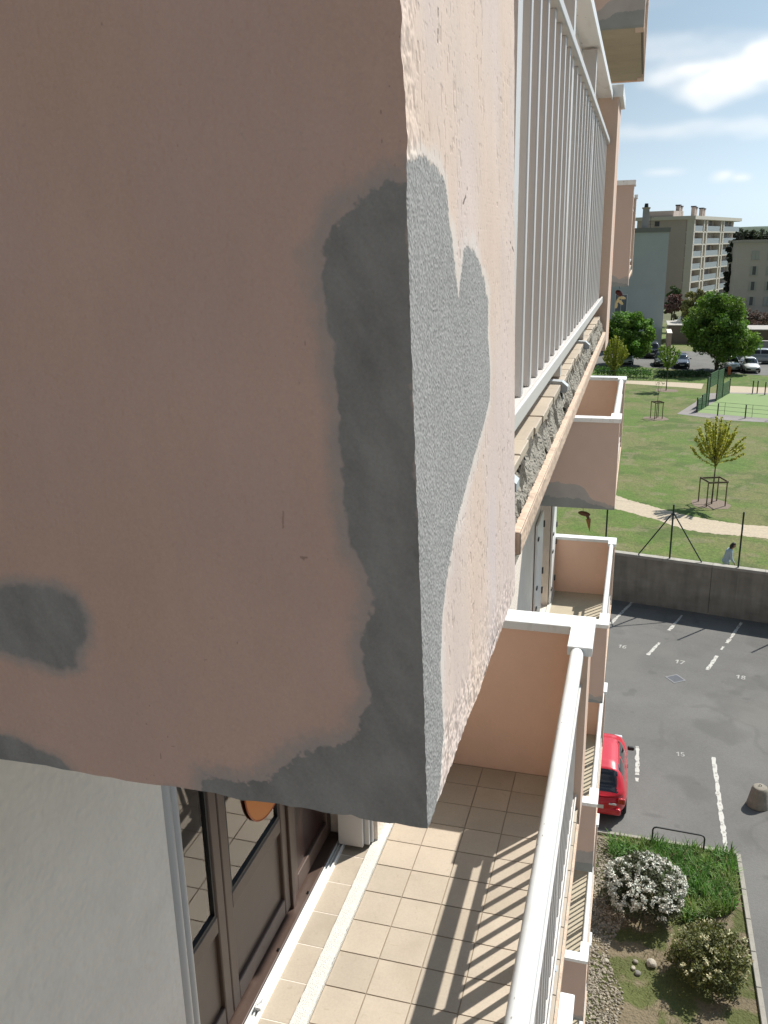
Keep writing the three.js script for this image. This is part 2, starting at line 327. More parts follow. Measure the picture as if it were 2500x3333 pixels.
  for (let j = 0; j < H2; j++) for (let i = 0; i < W2; i++) {
    const z = mix(pz0, pz1, (i + 0.5) / W2), y = mix(py0, py1, (j + 0.5) / H2), k = j * W2 + i;
    const w1 = (fbm(z * 90, y * 60, 3) - 0.5) * 0.010, w2 = (vn(z * 500, y * 500) - 0.5) * 0.004;
    const a = sdPoly(z + w1, y + w1 * 0.5, patch) + w2;
    mk[k] = sstep(0.0015, -0.0015, a); ha[k] = sstep(0.022, 0.001, a + (fbm(z * 30 + 4, y * 30, 3) - 0.5) * 0.03) * (1 - mk[k]);
    const edge = sstep(0.09, 0.02, (y - PB) + (fbm(z * 20, y * 20, 3) - 0.5) * 0.10 + 0.06 * (z - 0.9));
    const nearE = sstep(0.055, 0.02, z - pz0 + (fbm(z * 20 + 8, y * 9, 3) - 0.5) * 0.06) * sstep(CAMY + 0.02, CAMY + 0.06, y);
    ro[k] = Math.max(edge, nearE * 0.7) * (1 - mk[k]);
    let c = 0; for (const l of cracks) c = Math.max(c, sstep(0.0022, 0.0008, segD(z + w2, y + w1 * 0.3, l)) * sstep(0.3, 0.55, vn(z * 160, y * 90)));
    cr[k] = c;
  }
  const pitN = (z, y) => sstep(0.74, 0.86, vn(z * 230 + 30, y * 115, 2)) * sstep(0.42, 0.62, fbm(z * 18, y * 7 + 4, 3)) + 0.5 * sstep(0.8, 0.9, vn(z * 420, y * 260 + 9, 2));
  const grain = (z, y) => 0.55 * vn(z * 560, y * 480) + 0.45 * vn(z * 820 + 5, y * 700);
  const idx = (u, v) => Math.min(H2 - 1, Math.floor(v * H2)) * W2 + Math.min(W2 - 1, Math.floor(u * W2));
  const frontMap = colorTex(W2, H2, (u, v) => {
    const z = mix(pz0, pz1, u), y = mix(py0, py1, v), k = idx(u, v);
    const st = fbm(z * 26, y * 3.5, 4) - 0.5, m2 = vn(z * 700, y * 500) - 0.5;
    let col = [0.605, 0.49, 0.427].map((c, i) => c * (1 + 0.11 * st + 0.10 * m2 + (i === 0 ? -0.03 : i === 2 ? 0.06 : 0) * (fbm(z * 9 + 4, y * 3, 3) - 0.5) * 4));  // same paint as the side face, tinted paler to stand for sunlight
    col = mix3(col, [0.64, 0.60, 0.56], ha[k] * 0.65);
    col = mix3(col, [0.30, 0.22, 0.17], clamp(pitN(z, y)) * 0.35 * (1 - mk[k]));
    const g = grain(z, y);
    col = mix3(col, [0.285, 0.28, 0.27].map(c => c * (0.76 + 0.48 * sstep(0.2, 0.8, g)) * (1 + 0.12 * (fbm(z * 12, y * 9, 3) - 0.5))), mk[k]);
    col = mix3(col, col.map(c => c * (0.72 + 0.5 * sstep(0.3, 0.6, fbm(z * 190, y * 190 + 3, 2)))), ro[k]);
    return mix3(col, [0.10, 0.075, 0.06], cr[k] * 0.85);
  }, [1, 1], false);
  const frontBump = grayTex(W2, H2, (u, v) => {
    const z = mix(pz0, pz1, u), y = mix(py0, py1, v), k = idx(u, v);
    let h = 0.55 + 0.12 * (fbm(z * 60, y * 24, 3) - 0.5) - 0.25 * clamp(pitN(z, y));
    h = mix(h, 0.45 + 0.42 * (grain(z, y) - 0.5) * 1.25, mk[k]);
    h = mix(h, 0.2 + 0.8 * fbm(z * 190, y * 190 + 3, 2), ro[k]);
    return h - 0.4 * cr[k];
  }, [1, 1], false);
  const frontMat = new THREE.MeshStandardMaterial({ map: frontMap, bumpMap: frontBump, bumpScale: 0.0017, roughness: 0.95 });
  const gF = gridFace(150, 300, (u, v) => { const y = mix(PB, PT, v); return new THREE.Vector3(panelX(y), y, mix(zN, zE, u)); }, p => [(-p.z - pz0) / (pz1 - pz0), (p.y - py0) / (py1 - py0)], false);
  const coreF = B(-0.235, -0.182, PB + 0.012, PT, zN - 0.12, zE + 0.004);
  const g2 = merge([gF, coreF, B(-0.182, -0.172, PB + 0.012, PT, zE + 0.02, zE + 0.004)]); g2.translate(0, -f, 0);
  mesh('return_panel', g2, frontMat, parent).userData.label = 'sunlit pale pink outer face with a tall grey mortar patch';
}
// ---- bay 2 side panels: pink with a grey repair along the bottom, three variants
const patchedPink = [11, 23, 37].map((seed, q) => {
  const map = colorTex(256, 256, (u, v) => {
    const n = fbm(u * 7 + seed, v * 7, 4) - 0.5, e = fbm(u * 5 + seed * 2, v * 5, 3);
    const h = q === 0 ? 0.24 * sstep(0.95, 0.45, u) + 0.02 : q === 1 ? 0.30 * sstep(0.25, 0.85, u) : 0.10 * sstep(0.3, 0.8, u);
    const w = (fbm(u * 40 + seed, v * 40, 3) - 0.5) * 0.03, s = sstep(0.008, -0.008, v - h - (e - 0.5) * 0.16 + w), dark = sstep(0.006, -0.006, v - h * 0.4 - (e - 0.5) * 0.1 + w);
    return mix3(mix3(PINK.map(k => k * (1 + 0.1 * n)), [0.36, 0.35, 0.335].map(k => k * (1 + 0.3 * n)), s * 0.95), MORTAR.map(k => k * (1 + 0.3 * n)), dark * 0.95);
  }, [1, 1], false);
  return new THREE.MeshStandardMaterial({ map, roughness: 0.95 });
});
function prism(pts, y0, y1) {                     // pts [[x,z]] outline, vertical prism
  const s = new THREE.Shape(pts.map(([x, z]) => new THREE.Vector2(x, -z)));
  const g = new THREE.ExtrudeGeometry(s, { depth: y1 - y0, bevelEnabled: true, bevelSize: 0.003, bevelThickness: 0.003, bevelSegments: 1, bevelOffset: -0.003 });
  g.rotateX(-Math.PI / 2); g.translate(0, y0, 0); return uvm(nonIdx(g));
}
const balGeo = new RoundedBoxGeometry(0.020, 0.660, 0.022, 1, 0.003); balGeo.translate(-0.192, 0.0825 + 0.330, 0);
uvm(balGeo);
const postGeo = new THREE.BoxGeometry(0.042, 0.920, 0.048); postGeo.translate(-0.2055, 0.004 + 0.46, 0); uvm(postGeo);
function railing(g, za, zb, posts) {              // white metal railing between the two front panels
  const L = za - zb;
  const sh = new THREE.Shape(), R = 0.034; sh.moveTo(-R, -0.022); sh.lineTo(-R, 0); sh.absarc(0, 0, R, Math.PI, 0, true); sh.lineTo(R, -0.022); sh.lineTo(R - 0.005, -0.022); sh.lineTo(R - 0.005, -0.010); sh.lineTo(-R + 0.005, -0.010); sh.lineTo(-R + 0.005, -0.022);
  const hr = new THREE.ExtrudeGeometry(sh, { depth: L + 0.05, bevelEnabled: false, curveSegments: 18 }); hr.translate(-0.203, 0.944, zb - 0.025);
  mesh('handrail', uvm(nonIdx(hr)), M.white, g);
  mesh('mid_rail', B(-0.211, -0.172, 0.742, 0.764, za + 0.02, zb - 0.02, 0.004), M.alu, g);
  mesh('bottom_rail', merge([B(-0.236, -0.174, 0.064, 0.0825, za + 0.02, zb - 0.02, 0.003), B(-0.1745, -0.1665, 0.062, 0.0905, za + 0.02, zb - 0.02, 0.003)]), M.alu, g);
  const ps = posts.slice().sort((a, b) => b - a);
  for (const z of ps) { const p = mesh('post', postGeo, M.alu, g); p.position.z = z; }
  const ends = [za + 0.03, ...ps, zb - 0.03];
  for (let i = 0; i + 1 < ends.length; i++) {
    const span = ends[i] - ends[i + 1], n = Math.max(0, Math.round(span / 0.123) - 1);
    for (let q = 1; q <= n; q++) { const m = mesh('baluster', balGeo, M.alu, g); m.position.z = ends[i] - span * q / (n + 1); }
  }
}
function balcony(b, k, bayIndex) {
  const f = floorY(k), { zN, zF, rN, rF } = b;
  const g = grp('balcony', building, 0, f, 0);
  const near = bayIndex === 0 && k === 0;
  const T = 0.1, ia = zN - T, ib = zF + T;        // inner faces of the side panels
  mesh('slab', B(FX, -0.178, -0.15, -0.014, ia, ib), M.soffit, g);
  // side panels and their front returns
  const side = (z0, z1) => { const q = B(FX, -0.144, -0.16, 0.935, z0, z1); if (bayIndex) { const p = q.attributes.position, uv = q.attributes.uv; for (let i = 0; i < p.count; i++) uv.setXY(i, (p.getX(i) - FX) / (-0.144 - FX), (p.getY(i) + 0.16) / 1.095); } return q; };
  if (near) nearPanel(g);
  else {
    mesh('side_panel', side(zN, ia), bayIndex ? patchedPink[k === -1 ? 1 : k === 1 ? 0 : 2 - (k & 1)] : M.pink, g);
    mesh('return_panel', B(-0.234, -0.1445, -0.16, 0.935, ia, zN - rN), M.pinkSunlit, g);
  }
  mesh('side_panel', B(FX, -0.144, -0.16, 0.935, ib, zF), M.salmon, g);  // inner face, its bounce glow painted in
  mesh('return_panel', B(-0.234, -0.1445, -0.16, 0.935, zF + rF, ib), M.pinkSunlit, g);
  // white copings with mitred corners
  const cN0 = zN + 0.03, cN1 = ia - 0.03, cF0 = ib + 0.03, cF1 = zF - 0.03, xo = -0.126, xi = -0.254, gap = 0.0012;
  mesh('coping', prism([[FX, cN0], [xo - gap, cN0], [xi - gap, cN1], [FX, cN1]], 0.9355, 0.980), M.white, g);
  mesh('coping', prism([[xo, cN0 - gap], [xo, zN - rN - 0.012], [xi, zN - rN - 0.012], [xi, cN1 - gap]], 0.9355, 0.980), M.white, g);
  mesh('coping', prism([[FX, cF1], [xo - gap, cF1], [xi - gap, cF0], [FX, cF0]], 0.9355, 0.980), M.white, g);
  mesh('coping', prism([[xo, cF1 + gap], [xo, zF + rF + 0.012], [xi, zF + rF + 0.012], [xi, cF0 + gap]], 0.9355, 0.980), M.white, g);
  // slab edge: cream nosing, rough mortar bed
  const fa = zN - rN - 0.055, fb = zF + rF + 0.045;
  const tileEdge = k === 0 && bayIndex === 0 ? -0.1745 : -0.157;
  mesh('nosing', B(-0.160, -0.1435, -0.104, -0.068, near ? zN - rN - 0.006 : fa, fb, 0.004), M.cream, g);
  if (bayIndex === 0 && k <= 1) {
    const nz = 420, nx = 7, pos = [], ix = [];
    for (let i = 0; i <= nz; i++) for (let j = 0; j <= nx; j++) {
      const z = mix(fa + 0.03, fb - 0.03, i / nz), x = mix(tileEdge - 0.03, -0.156, j / nx);
      const rough = k === 0 ? 1 : 0.5;
      const y = -0.020 - 0.05 * Math.max(0, (x - tileEdge) / (-0.156 - tileEdge)) + ((fbm(z * 60, x * 90, 3) - 0.5) * 0.056 + (vn(z * 300, x * 300) - 0.5) * 0.016) * rough;
      pos.push(x, Math.min(y, -0.0185 + (j > 2 ? 0.010 : 0)), z + (vn(z * 150, x * 90, 4) - 0.5) * 0.004);
    }
    for (let i = 0; i < nz; i++) for (let j = 0; j < nx; j++) { const a = i * (nx + 1) + j, c = a + nx + 1; ix.push(a, a + 1, c, a + 1, c + 1, c); }
    const mg = new THREE.BufferGeometry(); mg.setAttribute('position', new THREE.Float32BufferAttribute(pos, 3)); mg.setIndex(ix); mg.computeVertexNormals();
    mesh('mortar_bed', uvm(nonIdx(merge([mg.toNonIndexed(), B(tileEdge - 0.05, -0.1615, -0.15, -0.085, fa, fb)].map(q => { const c = q.clone(); c.deleteAttribute('uv'); return c; })))), M.concrete, g);
  } else mesh('mortar_bed', B(-0.178, -0.161, -0.12, -0.014, fa, fb), M.concrete, g);
  // railing
  const za = zN - rN - 0.012, zb = zF + rF + 0.012;
  const posts = bayIndex === 0 ? [-1.36, -2.29, -3.22].filter(z => z < za - 0.1) : [za - 0.62, (za + zb) / 2, zb + 0.62];
  railing(g, za, zb, posts);
  if (bayIndex === 0 && k <= 1) for (const z of posts) {
    const br = new THREE.ExtrudeGeometry(new THREE.Shape([[0, 0.004], [0.034, 0.002], [0.048, -0.010], [0.048, -0.022], [0.02, -0.028], [0, -0.028]].map(q => new THREE.Vector2(...q))), { depth: 0.034, bevelEnabled: false });
    br.translate(-0.205, 0.004, z + 0.09); mesh('bracket', uvm(nonIdx(br)), M.bracket, g);
  }
  // floor
  const mats = [M.tileA, M.tileB, M.tileC], rnd = RNG(91 + k * 7 + bayIndex);
  if (bayIndex === 0 && k === 1) {
    mesh('grout_bed', B(-1.11, -0.172, -0.014, -0.0035, ia, ib), M.grout, g);
    const xs = [-1.11, -0.927, -0.732, -0.534, -0.3375, tileEdge], px = 0.0025;
    for (let i = 0; i + 1 < xs.length; i++) for (let z = -3.56 + 0.1965 * 11, q = 0; z > ib; z -= 0.1965, q++) {
      const zt = Math.min(z, ia - 0.004), zl = Math.max(z - 0.1965, ib + 0.003); if (zt - zl < 0.02) continue;
      const dy = (rnd() - 0.5) * 0.0012;
      mesh('floor_tile', B(xs[i] + px, xs[i + 1] - (i === 4 ? 0 : px), -0.012, dy, zt - px, zl + px, 0.0015), mats[Math.floor(rnd() * 3)], g);
    }
    // sill strip, curb, shutter track and door threshold
    mesh('curb', (() => { const c = new THREE.BoxGeometry(0.066, 0.022, 2.3, 3, 1, 160), p = c.attributes.position; for (let i = 0; i < p.count; i++) p.setX(i, p.getX(i) + (vn(p.getZ(i) * 30, i % 2 ? 3 : 9) - 0.5) * 0.0025 * Math.sign(p.getX(i))); c.computeVertexNormals(); c.translate(-1.1445, 0.004, -2.85); return uvm(nonIdx(c)); })(), M.curb, g);
    mesh('grout_bed', B(-1.312, -1.178, -0.014, -0.0035, -1.77, -3.72), M.grout, g);
    for (let z = -1.72; z > -3.7; z -= 0.207) mesh('sill_tile', B(-1.309, -1.1795, -0.012, (rnd() - 0.5) * 0.001 + 0.001, z - 0.002, Math.max(z - 0.205, -3.715), 0.0015), mats[Math.floor(rnd() * 3)], g);
    mesh('shutter_track', merge([B(-1.352, -1.312, -0.012, 0.006, -1.775, -3.715), B(-1.320, -1.3135, 0.006, 0.022, -1.775, -3.715, 0.001), B(-1.337, -1.3315, 0.006, 0.018, -1.775, -3.715, 0.001), B(-1.351, -1.346, 0.006, 0.022, -1.775, -3.715, 0.001)]), M.white, g);
    mesh('track_stop', merge([B(-1.338, -1.312, 0.018, 0.034, -2.56, -2.60, 0.003), bar([-1.33, 0.034, -2.575], [-1.315, 0.045, -2.60], 0.003)]), M.white, g);
  } else if (bayIndex === 0 && k === 0) {
    mesh('grout_bed', B(FX, -0.20, -0.014, -0.0035, ia, ib), M.grout, g);
    const p = 0.1165;
    for (let i = 0; i < 3; i++) for (let z = -1.165 - 0.0; z > ib + 0.05; z -= p) {
      const x1 = i === 0 ? tileEdge + (rnd() - 0.5) * 0.006 : -0.375 - (i - 1) * 0.2 - 0.003, x0 = i === 0 ? -0.372 : -0.572 - (i - 1) * 0.2;
      mesh('edge_tile', B(x0, x1, -0.016, (rnd() - 0.5) * 0.004, z - 0.002, z - p + 0.002, 0.002), mats[Math.floor(rnd() * 3)], g);
    }
    mesh('floor_finish', B(FX, -0.78, -0.013, -0.001, ia, ib), M.floor, g);
  } else {
    mesh('floor_finish', B(FX, -0.20, -0.0135, 0, ia, ib), M.floor, g);
    for (let z = za; z > zb; z -= 0.2) mesh('edge_tile', B(-0.1985, -0.158, -0.013, (rnd() - 0.5) * 0.002, z - 0.002, Math.max(z - 0.198, zb)), mats[Math.floor(rnd() * 3)], g);
    if (bayIndex) mesh('curb', B(FX + 0.001, FX + 0.06, 0.0005, 0.02, ia, ib), M.curb, g);
  }
  return g;
}
for (const k of LEVELS) for (const [i, b] of BAYS.entries()) balcony(b, k, i);

// ---- French window of the balcony below, glazed leaves over low panels
{
  const f = floorY(1), X = -1.40;
  const w = grp('french_window', building, 0, f, 0);
  mesh('sill', B(-1.43, -1.353, -0.012, 0.028, -1.775, -3.715, 0.004), M.brown, w);
  for (const z of [-2.87, -3.24]) mesh('drain_cap', bar([-1.362, 0.028, z], [-1.362, 0.036, z - 0.008], 0.006), M.gasket, w);
  const leaf = (a, b, glazed) => {                // a > b along z
    const st = 0.062, y0 = 0.045, yk = 0.50, y1 = 2.16;
    mesh('stile', B(X - 0.045, X, y0, y1, a, a - st, 0.008), M.brown, w);
    mesh('stile', B(X - 0.045, X, y0, y1, b + st, b, 0.008), M.brown, w);
    mesh('rail', B(X - 0.044, X - 0.002, y0, y0 + 0.09, a - st, b + st, 0.006), M.brown, w);
    mesh('rail', B(X - 0.044, X - 0.002, yk, yk + 0.075, a - st, b + st, 0.006), M.brown, w);
    mesh('rail', B(X - 0.044, X - 0.002, y1 - 0.08, y1, a - st, b + st, 0.006), M.brown, w);
    mesh('kick_panel', B(X - 0.034, X - 0.020, y0 + 0.09, yk, a - st, b + st), glazed ? M.panelWood : M.brownDark, w);
    if (glazed) {
      for (const [p, q] of [[a - st, a - st - 0.014], [b + st + 0.014, b + st]]) mesh('gasket', B(X - 0.030, X - 0.006, yk + 0.075, y1 - 0.08, p, q), M.gasket, w);
      mesh('gasket', B(X - 0.030, X - 0.006, yk + 0.075, yk + 0.089, a - st - 0.014, b + st + 0.014), M.gasket, w);
      const gl = new THREE.PlaneGeometry(a - b - 2 * st, y1 - yk - 0.155); gl.rotateY(Math.PI / 2); gl.translate(X - 0.016, (yk + 0.075 + y1 - 0.08) / 2, (a + b) / 2); mesh('pane', gl, M.glass, w);
    } else mesh('upper_panel', B(X - 0.034, X - 0.020, yk + 0.075, y1 - 0.08, a - st, b + st), M.brownDark, w);
  };
  leaf(-1.80, -2.505, true); leaf(-2.509, -3.125, true); leaf(-3.165, -3.70, false);
  mesh('mullion', B(X - 0.04, X + 0.012, 0.03, 2.18, -3.126, -3.164, 0.004), M.brown, w);
  mesh('head', B(X - 0.05, X + 0.01, 2.17, 2.2, -1.775, -3.715), M.brown, w);
  const room = grp('interior', building, 0, f, 0);
  mesh('room_floor', B(-6, -1.46, -0.028, -0.01, -0.36, -5.18), M.room, room);
  // folded metal shutters in both reveals
  const leafShape = (x0, x1, z, t) => { const c = new THREE.CapsuleGeometry(t / 2, 0.001, 4, 12); return [B(x0, x1 - t / 2, 0.02, 2.18, z, z - t, 0.002), (() => { const q = new THREE.CylinderGeometry(t / 2, t / 2, 2.16, 16, 1).toNonIndexed(); q.translate(x1 - t / 2, 1.1, z - t / 2); return uvm(q); })()]; };
  const sh = grp('folding_shutter', building, 0, f, 0);
  mesh('shutter_leaf', merge(leafShape(-1.335, -1.156, -1.782, 0.062)), M.aluGrey, sh);
  mesh('shutter_leaf', merge(leafShape(-1.330, -1.172, -1.850, 0.048)), M.aluGrey, sh);
  const s2 = grp('folding_shutter', building, 0, f, 0);
  mesh('shutter_leaf', B(-1.338, -1.205, 0.025, 2.18, -3.63, -3.652, 0.003), M.alu, s2);
  mesh('shutter_leaf', B(-1.330, -1.178, 0.025, 2.18, -3.658, -3.678, 0.003), M.aluGrey, s2);
  mesh('shutter_leaf', B(-1.335, -1.166, 0.025, 2.18, -3.684, -3.704, 0.003), M.aluGrey, s2);
}
// ---- simpler windows on the other levels, hinged white shutters on the far bay
for (const k of LEVELS) for (const [i, b] of BAYS.entries()) {
  if (i === 0 && k === 1) continue;
  const w = grp('french_window', building, 0, floorY(k), 0), X = -1.38;
  mesh('frame', merge([B(X - 0.05, X, 0.0, 2.2, b.d0, b.d0 - 0.08), B(X - 0.05, X, 0, 2.2, b.d1 + 0.08, b.d1), B(X - 0.048, X - 0.002, 0, 0.12, b.d0 - 0.08, b.d1 + 0.08), B(X - 0.048, X - 0.002, 2.1, 2.2, b.d0 - 0.08, b.d1 + 0.08), B(X - 0.05, X, 0.12, 2.1, (b.d0 + b.d1) / 2 + 0.05, (b.d0 + b.d1) / 2 - 0.05)]), i ? M.white : M.brown, w);
  for (const s of [0, 1]) { const a = s ? (b.d0 + b.d1) / 2 - 0.05 : b.d0 - 0.08, c = s ? b.d1 + 0.08 : (b.d0 + b.d1) / 2 + 0.05; const gl = new THREE.PlaneGeometry(a - c, 1.98); gl.rotateY(Math.PI / 2); gl.translate(X - 0.024, 1.11, (a + c) / 2); mesh('pane', gl, M.glass, w); }
  if (i === 1) for (const [a, c] of [[b.d0 + 0.02 + 0.76, b.d0 + 0.02], [b.d1 - 0.01, b.d1 - 0.60]]) {
    const s = grp('shutter', building, 0, floorY(k), 0);
    mesh('shutter_board', B(FX + 0.012, FX + 0.042, 0.04, 2.12, a, c, 0.004), M.white, s);
    for (const y of [0.25, 0.9, 1.2, 1.9]) { mesh('hinge', B(FX + 0.042, FX + 0.058, y, y + 0.035, a - 0.01, a - 0.10), M.black, s); mesh('hinge', B(FX + 0.042, FX + 0.062, y - 0.03, y + 0.06, c + 0.02, c - 0.02), M.black, s); }
  }
}
// ================================================================= GROUND
const LAWN = 1.45;                                // the lawn lies above the parking, behind the retaining wall
const WA = [-0.38, -36.82], WD = [0.984, 0.178];  // foot of the retaining wall and its run
const wallAt = (t, off = 0) => [WA[0] + WD[0] * t + WD[1] * off, WA[1] + WD[1] * t - WD[0] * off];  // off > 0 is behind the wall
const asphalt = (() => {
  const map = colorTex(768, 768, (u, v) => {
    const n = fbm(u * 12, v * 12, 5, 12) - 0.5, f = vn(u * 768, v * 768, 2, 768) - 0.5, b = fbm(u * 5, v * 5, 4, 5, 3);
    const crack = sstep(0.035, 0.012, Math.abs(fbm(u * 6, v * 6, 5, 6, 31) - 0.5)) * sstep(0.5, 0.6, fbm(u * 4, v * 4, 2, 4, 41)), oil = sstep(0.80, 0.88, fbm(u * 26, v * 26, 2, 26, 23)), stain = sstep(0.60, 0.72, fbm(u * 9, v * 9, 4, 9, 11)), pale = sstep(0.58, 0.75, fbm(u * 7, v * 7, 4, 7, 19));
    let c = [0.138, 0.134, 0.126].map(k => k * (1 + 0.34 * n + 0.22 * f + 0.16 * (b - 0.5)));
    c = mix3(c, [0.095, 0.092, 0.086], stain * 0.5); c = mix3(c, [0.075, 0.073, 0.068], crack * 0.22 + oil * 0.35); return mix3(c, [0.158, 0.150, 0.130], pale * 0.45);
  }, [1 / 16, 1 / 16]);
  return new THREE.MeshStandardMaterial({ map, roughness: 0.93, bumpMap: grayTex(256, 256, (u, v) => fbm(u * 64, v * 64, 2, 64), [1 / 1.2, 1 / 1.2]), bumpScale: 0.004 });
})();
const grassMat = (dry, S, seed) => new THREE.MeshStandardMaterial({ roughness: 0.98, map: colorTex(768, 768, (u, v) => {
  const a = fbm(u * 8, v * 8, 5, 8, seed), b = fbm(u * 26, v * 26, 4, 26, seed + 3), f = vn(u * 512, v * 512, 2, 512), h = vn(u * 1024, v * 300, 5, 1024);
  const g = sstep(0.36, 0.66, a * 0.6 + b * 0.4 + dry);
  let c = mix3([0.085, 0.140, 0.022], [0.138, 0.142, 0.050], g);
  c = mix3(c, [0.055, 0.092, 0.016], sstep(0.56, 0.7, fbm(u * 17, v * 17, 4, 17, seed + 9)) * 0.6);
  const bare = sstep(0.64, 0.74, fbm(u * 30, v * 30, 3, 30, seed + 17)); c = mix3(c, [0.19, 0.165, 0.095], bare * 0.5); const weed = sstep(0.93, 0.97, vn(u * 200, v * 200, seed, 200)); c = mix3(c, [0.05, 0.11, 0.014], weed * 0.7); return c.map(k => k * (0.52 + 0.62 * f + 0.34 * h));
}, [1 / S, 1 / S]) });
const lawnMat = grassMat(0.03, 26, 4), verge = grassMat(-0.16, 14, 21);
const gravelMat = mottle([0.44, 0.37, 0.275], 0.2, 0.9, 12, 0.95, 0.004);
const farSoil = mottle([0.115, 0.125, 0.06], 0.3, 60, 10, 0.98);
const soil = new THREE.MeshStandardMaterial({ roughness: 0.98, map: colorTex(512, 512, (u, v) => {
  const a = fbm(u * 6, v * 6, 5, 6, 2), f = vn(u * 256, v * 256, 1, 256), g = sstep(0.45, 0.62, fbm(u * 9, v * 9, 4, 9, 8));
  return mix3([0.165, 0.132, 0.082], [0.085, 0.095, 0.028], g).map(k => k * (0.6 + 0.5 * a + 0.3 * f));
}, [1 / 4, 1 / 4]), bumpMap: grayTex(256, 256, (u, v) => fbm(u * 40, v * 40, 3, 40), [1 / 1.5, 1 / 1.5]), bumpScale: 0.03 });

const BED = { x0: -0.75, x1: 3.22, z0: -8, z1: -20.32 };
structure('parking_lot', flatPoly([[-60, 60], [160, 60], wallAt(160), wallAt(-60)], 0), asphalt);
const lawnPoly = [wallAt(-120, 0.12), wallAt(140, 0.12), [180, -160], [-140, -160]];
structure('ground', flatPoly([wallAt(-900, 0.1), wallAt(900, 0.1), [5000, -400], [5000, -7000], [-5000, -7000], [-5000, -400]], LAWN - 0.04), farSoil);
const lawn = structure('lawn', flatPoly(lawnPoly, LAWN), lawnMat);
// planting bed beside the building
structure('planting_bed', flatPoly([[BED.x0, BED.z0], [BED.x1, BED.z0], [BED.x1, BED.z1], [BED.x0, BED.z1]], 0.03), soil);
const kerbMat = mottle([0.30, 0.28, 0.24], 0.18, 0.5, 6, 0.95, 0.003);
for (let z = BED.z0; z > BED.z1; z -= 1.0) { const k = mesh(numbered('kerb_stone'), B(BED.x1, BED.x1 + 0.11, -0.05, 0.11, z - 0.006, Math.max(z - 0.994, BED.z1), 0.015), kerbMat, scene); k.userData.kind = 'structure'; }
for (let x = BED.x0; x < BED.x1; x += 1.0) { const k = mesh(numbered('kerb_stone'), B(x + 0.006, Math.min(x + 0.994, BED.x1 + 0.1), -0.05, 0.10, BED.z1, BED.z1 - 0.11, 0.015), kerbMat, scene); k.userData.kind = 'structure'; }

// ---- parking marks, worn paint broken into strokes
const paint = new THREE.MeshStandardMaterial({ roughness: 0.9, map: colorTex(256, 256, (u, v) => mix3([0.50, 0.49, 0.45], [0.27, 0.26, 0.235], sstep(0.52, 0.72, fbm(u * 20, v * 20, 4, 20, 6))), [1 / 1.4, 1 / 1.4]) });
const numberPaint = mottle([0.36, 0.35, 0.325], 0.35, 0.4, 6, 0.9);
const c6 = (x, y) => [1850 + x / 2.552, 1900 + y / 2.552];
let seedM = 5;
function stroke(a, b, w) {
  const A = onY(...c6(...a), 0.006), Bp = onY(...c6(...b), 0.006), d = Bp.clone().sub(A), L = d.length(); d.normalize();
  const n = [-d.z, d.x], m = Math.max(3, Math.round(L / 0.09)), lft = [], rgt = []; seedM += 3;
  for (let i = 0; i <= m; i++) { const t = L * i / m, j = (vn(i * 0.6, seedM) - 0.5) * w * 0.55, q = w * (0.5 + (vn(i * 0.9, seedM + 40) - 0.5) * 0.35); lft.push([A.x + d.x * t + n[0] * (q + j * 0.3), A.z + d.z * t + n[1] * (q + j * 0.3)]); rgt.push([A.x + d.x * t - n[0] * (q - j * 0.3), A.z + d.z * t - n[1] * (q - j * 0.3)]); }
  structure('parking_line', flatPoly(lft.concat(rgt.reverse()), 0.006), paint);
}
stroke([530, 155], [350, 332], 0.12); stroke([945, 262], [880, 336], 0.08); stroke([872, 345], [835, 388], 0.12); stroke([758, 488], [660, 592], 0.12);
stroke([1440, 320], [1345, 455], 0.1); stroke([1342, 460], [1315, 492], 0.13); stroke([1288, 522], [1270, 548], 0.09); stroke([1235, 598], [1155, 715], 0.12);
stroke([574, 1350], [573, 1588], 0.11); stroke([572, 1612], [571, 1642], 0.1); stroke([1205, 1440], [1312, 2228], 0.115);
const font = await new FontLoader().loadAsync('fonts/droid/droid_sans_bold.typeface.json');
for (const [txt, cx, cy, turn, sz] of [['16', 448, 522, -0.18, 0.78], ['17', 925, 650, -0.18, 0.85], ['18', 1432, 776, -0.18, 0.8], ['15', 930, 1416, 0.0, 0.62]]) {
  const g = new TextGeometry(txt, { font, size: 0.30 * sz, depth: 0.002, curveSegments: 4, bevelEnabled: false }); g.computeBoundingBox(); const bb = g.boundingBox; g.translate(-(bb.min.x + bb.max.x) / 2, -(bb.min.y + bb.max.y) / 2, 0);
  g.scale(0.95, 1.25, 1); g.rotateX(-Math.PI / 2); g.rotateY(turn); const p = onY(...c6(cx, cy), 0.006); g.translate(p.x, 0.006, p.z);
  structure('bay_number', uvm(nonIdx(g)), numberPaint);
}
// drain with its patch of newer tar
{
  const p = onY(...c6(890, 790), 0);
  const d = thing('drain_grate', 'square bluish drain grate set into the parking asphalt', 'drain', p.x, 0, p.z, 0.62);
  mesh('frame', merge([B(-0.26, 0.26, 0.002, 0.012, 0.21, 0.26), B(-0.26, 0.26, 0.002, 0.012, -0.26, -0.21), B(-0.26, -0.21, 0.002, 0.012, -0.21, 0.21), B(0.21, 0.26, 0.002, 0.012, -0.21, 0.21)]), std([0.20, 0.20, 0.20], 0.7), d);
  for (let i = 0; i < 8; i++) mesh('grate_bar', B(-0.21, 0.21, 0.001, 0.009, -0.2 + i * 0.052, -0.168 + i * 0.052), std([0.12, 0.13, 0.15], 0.6), d);
}
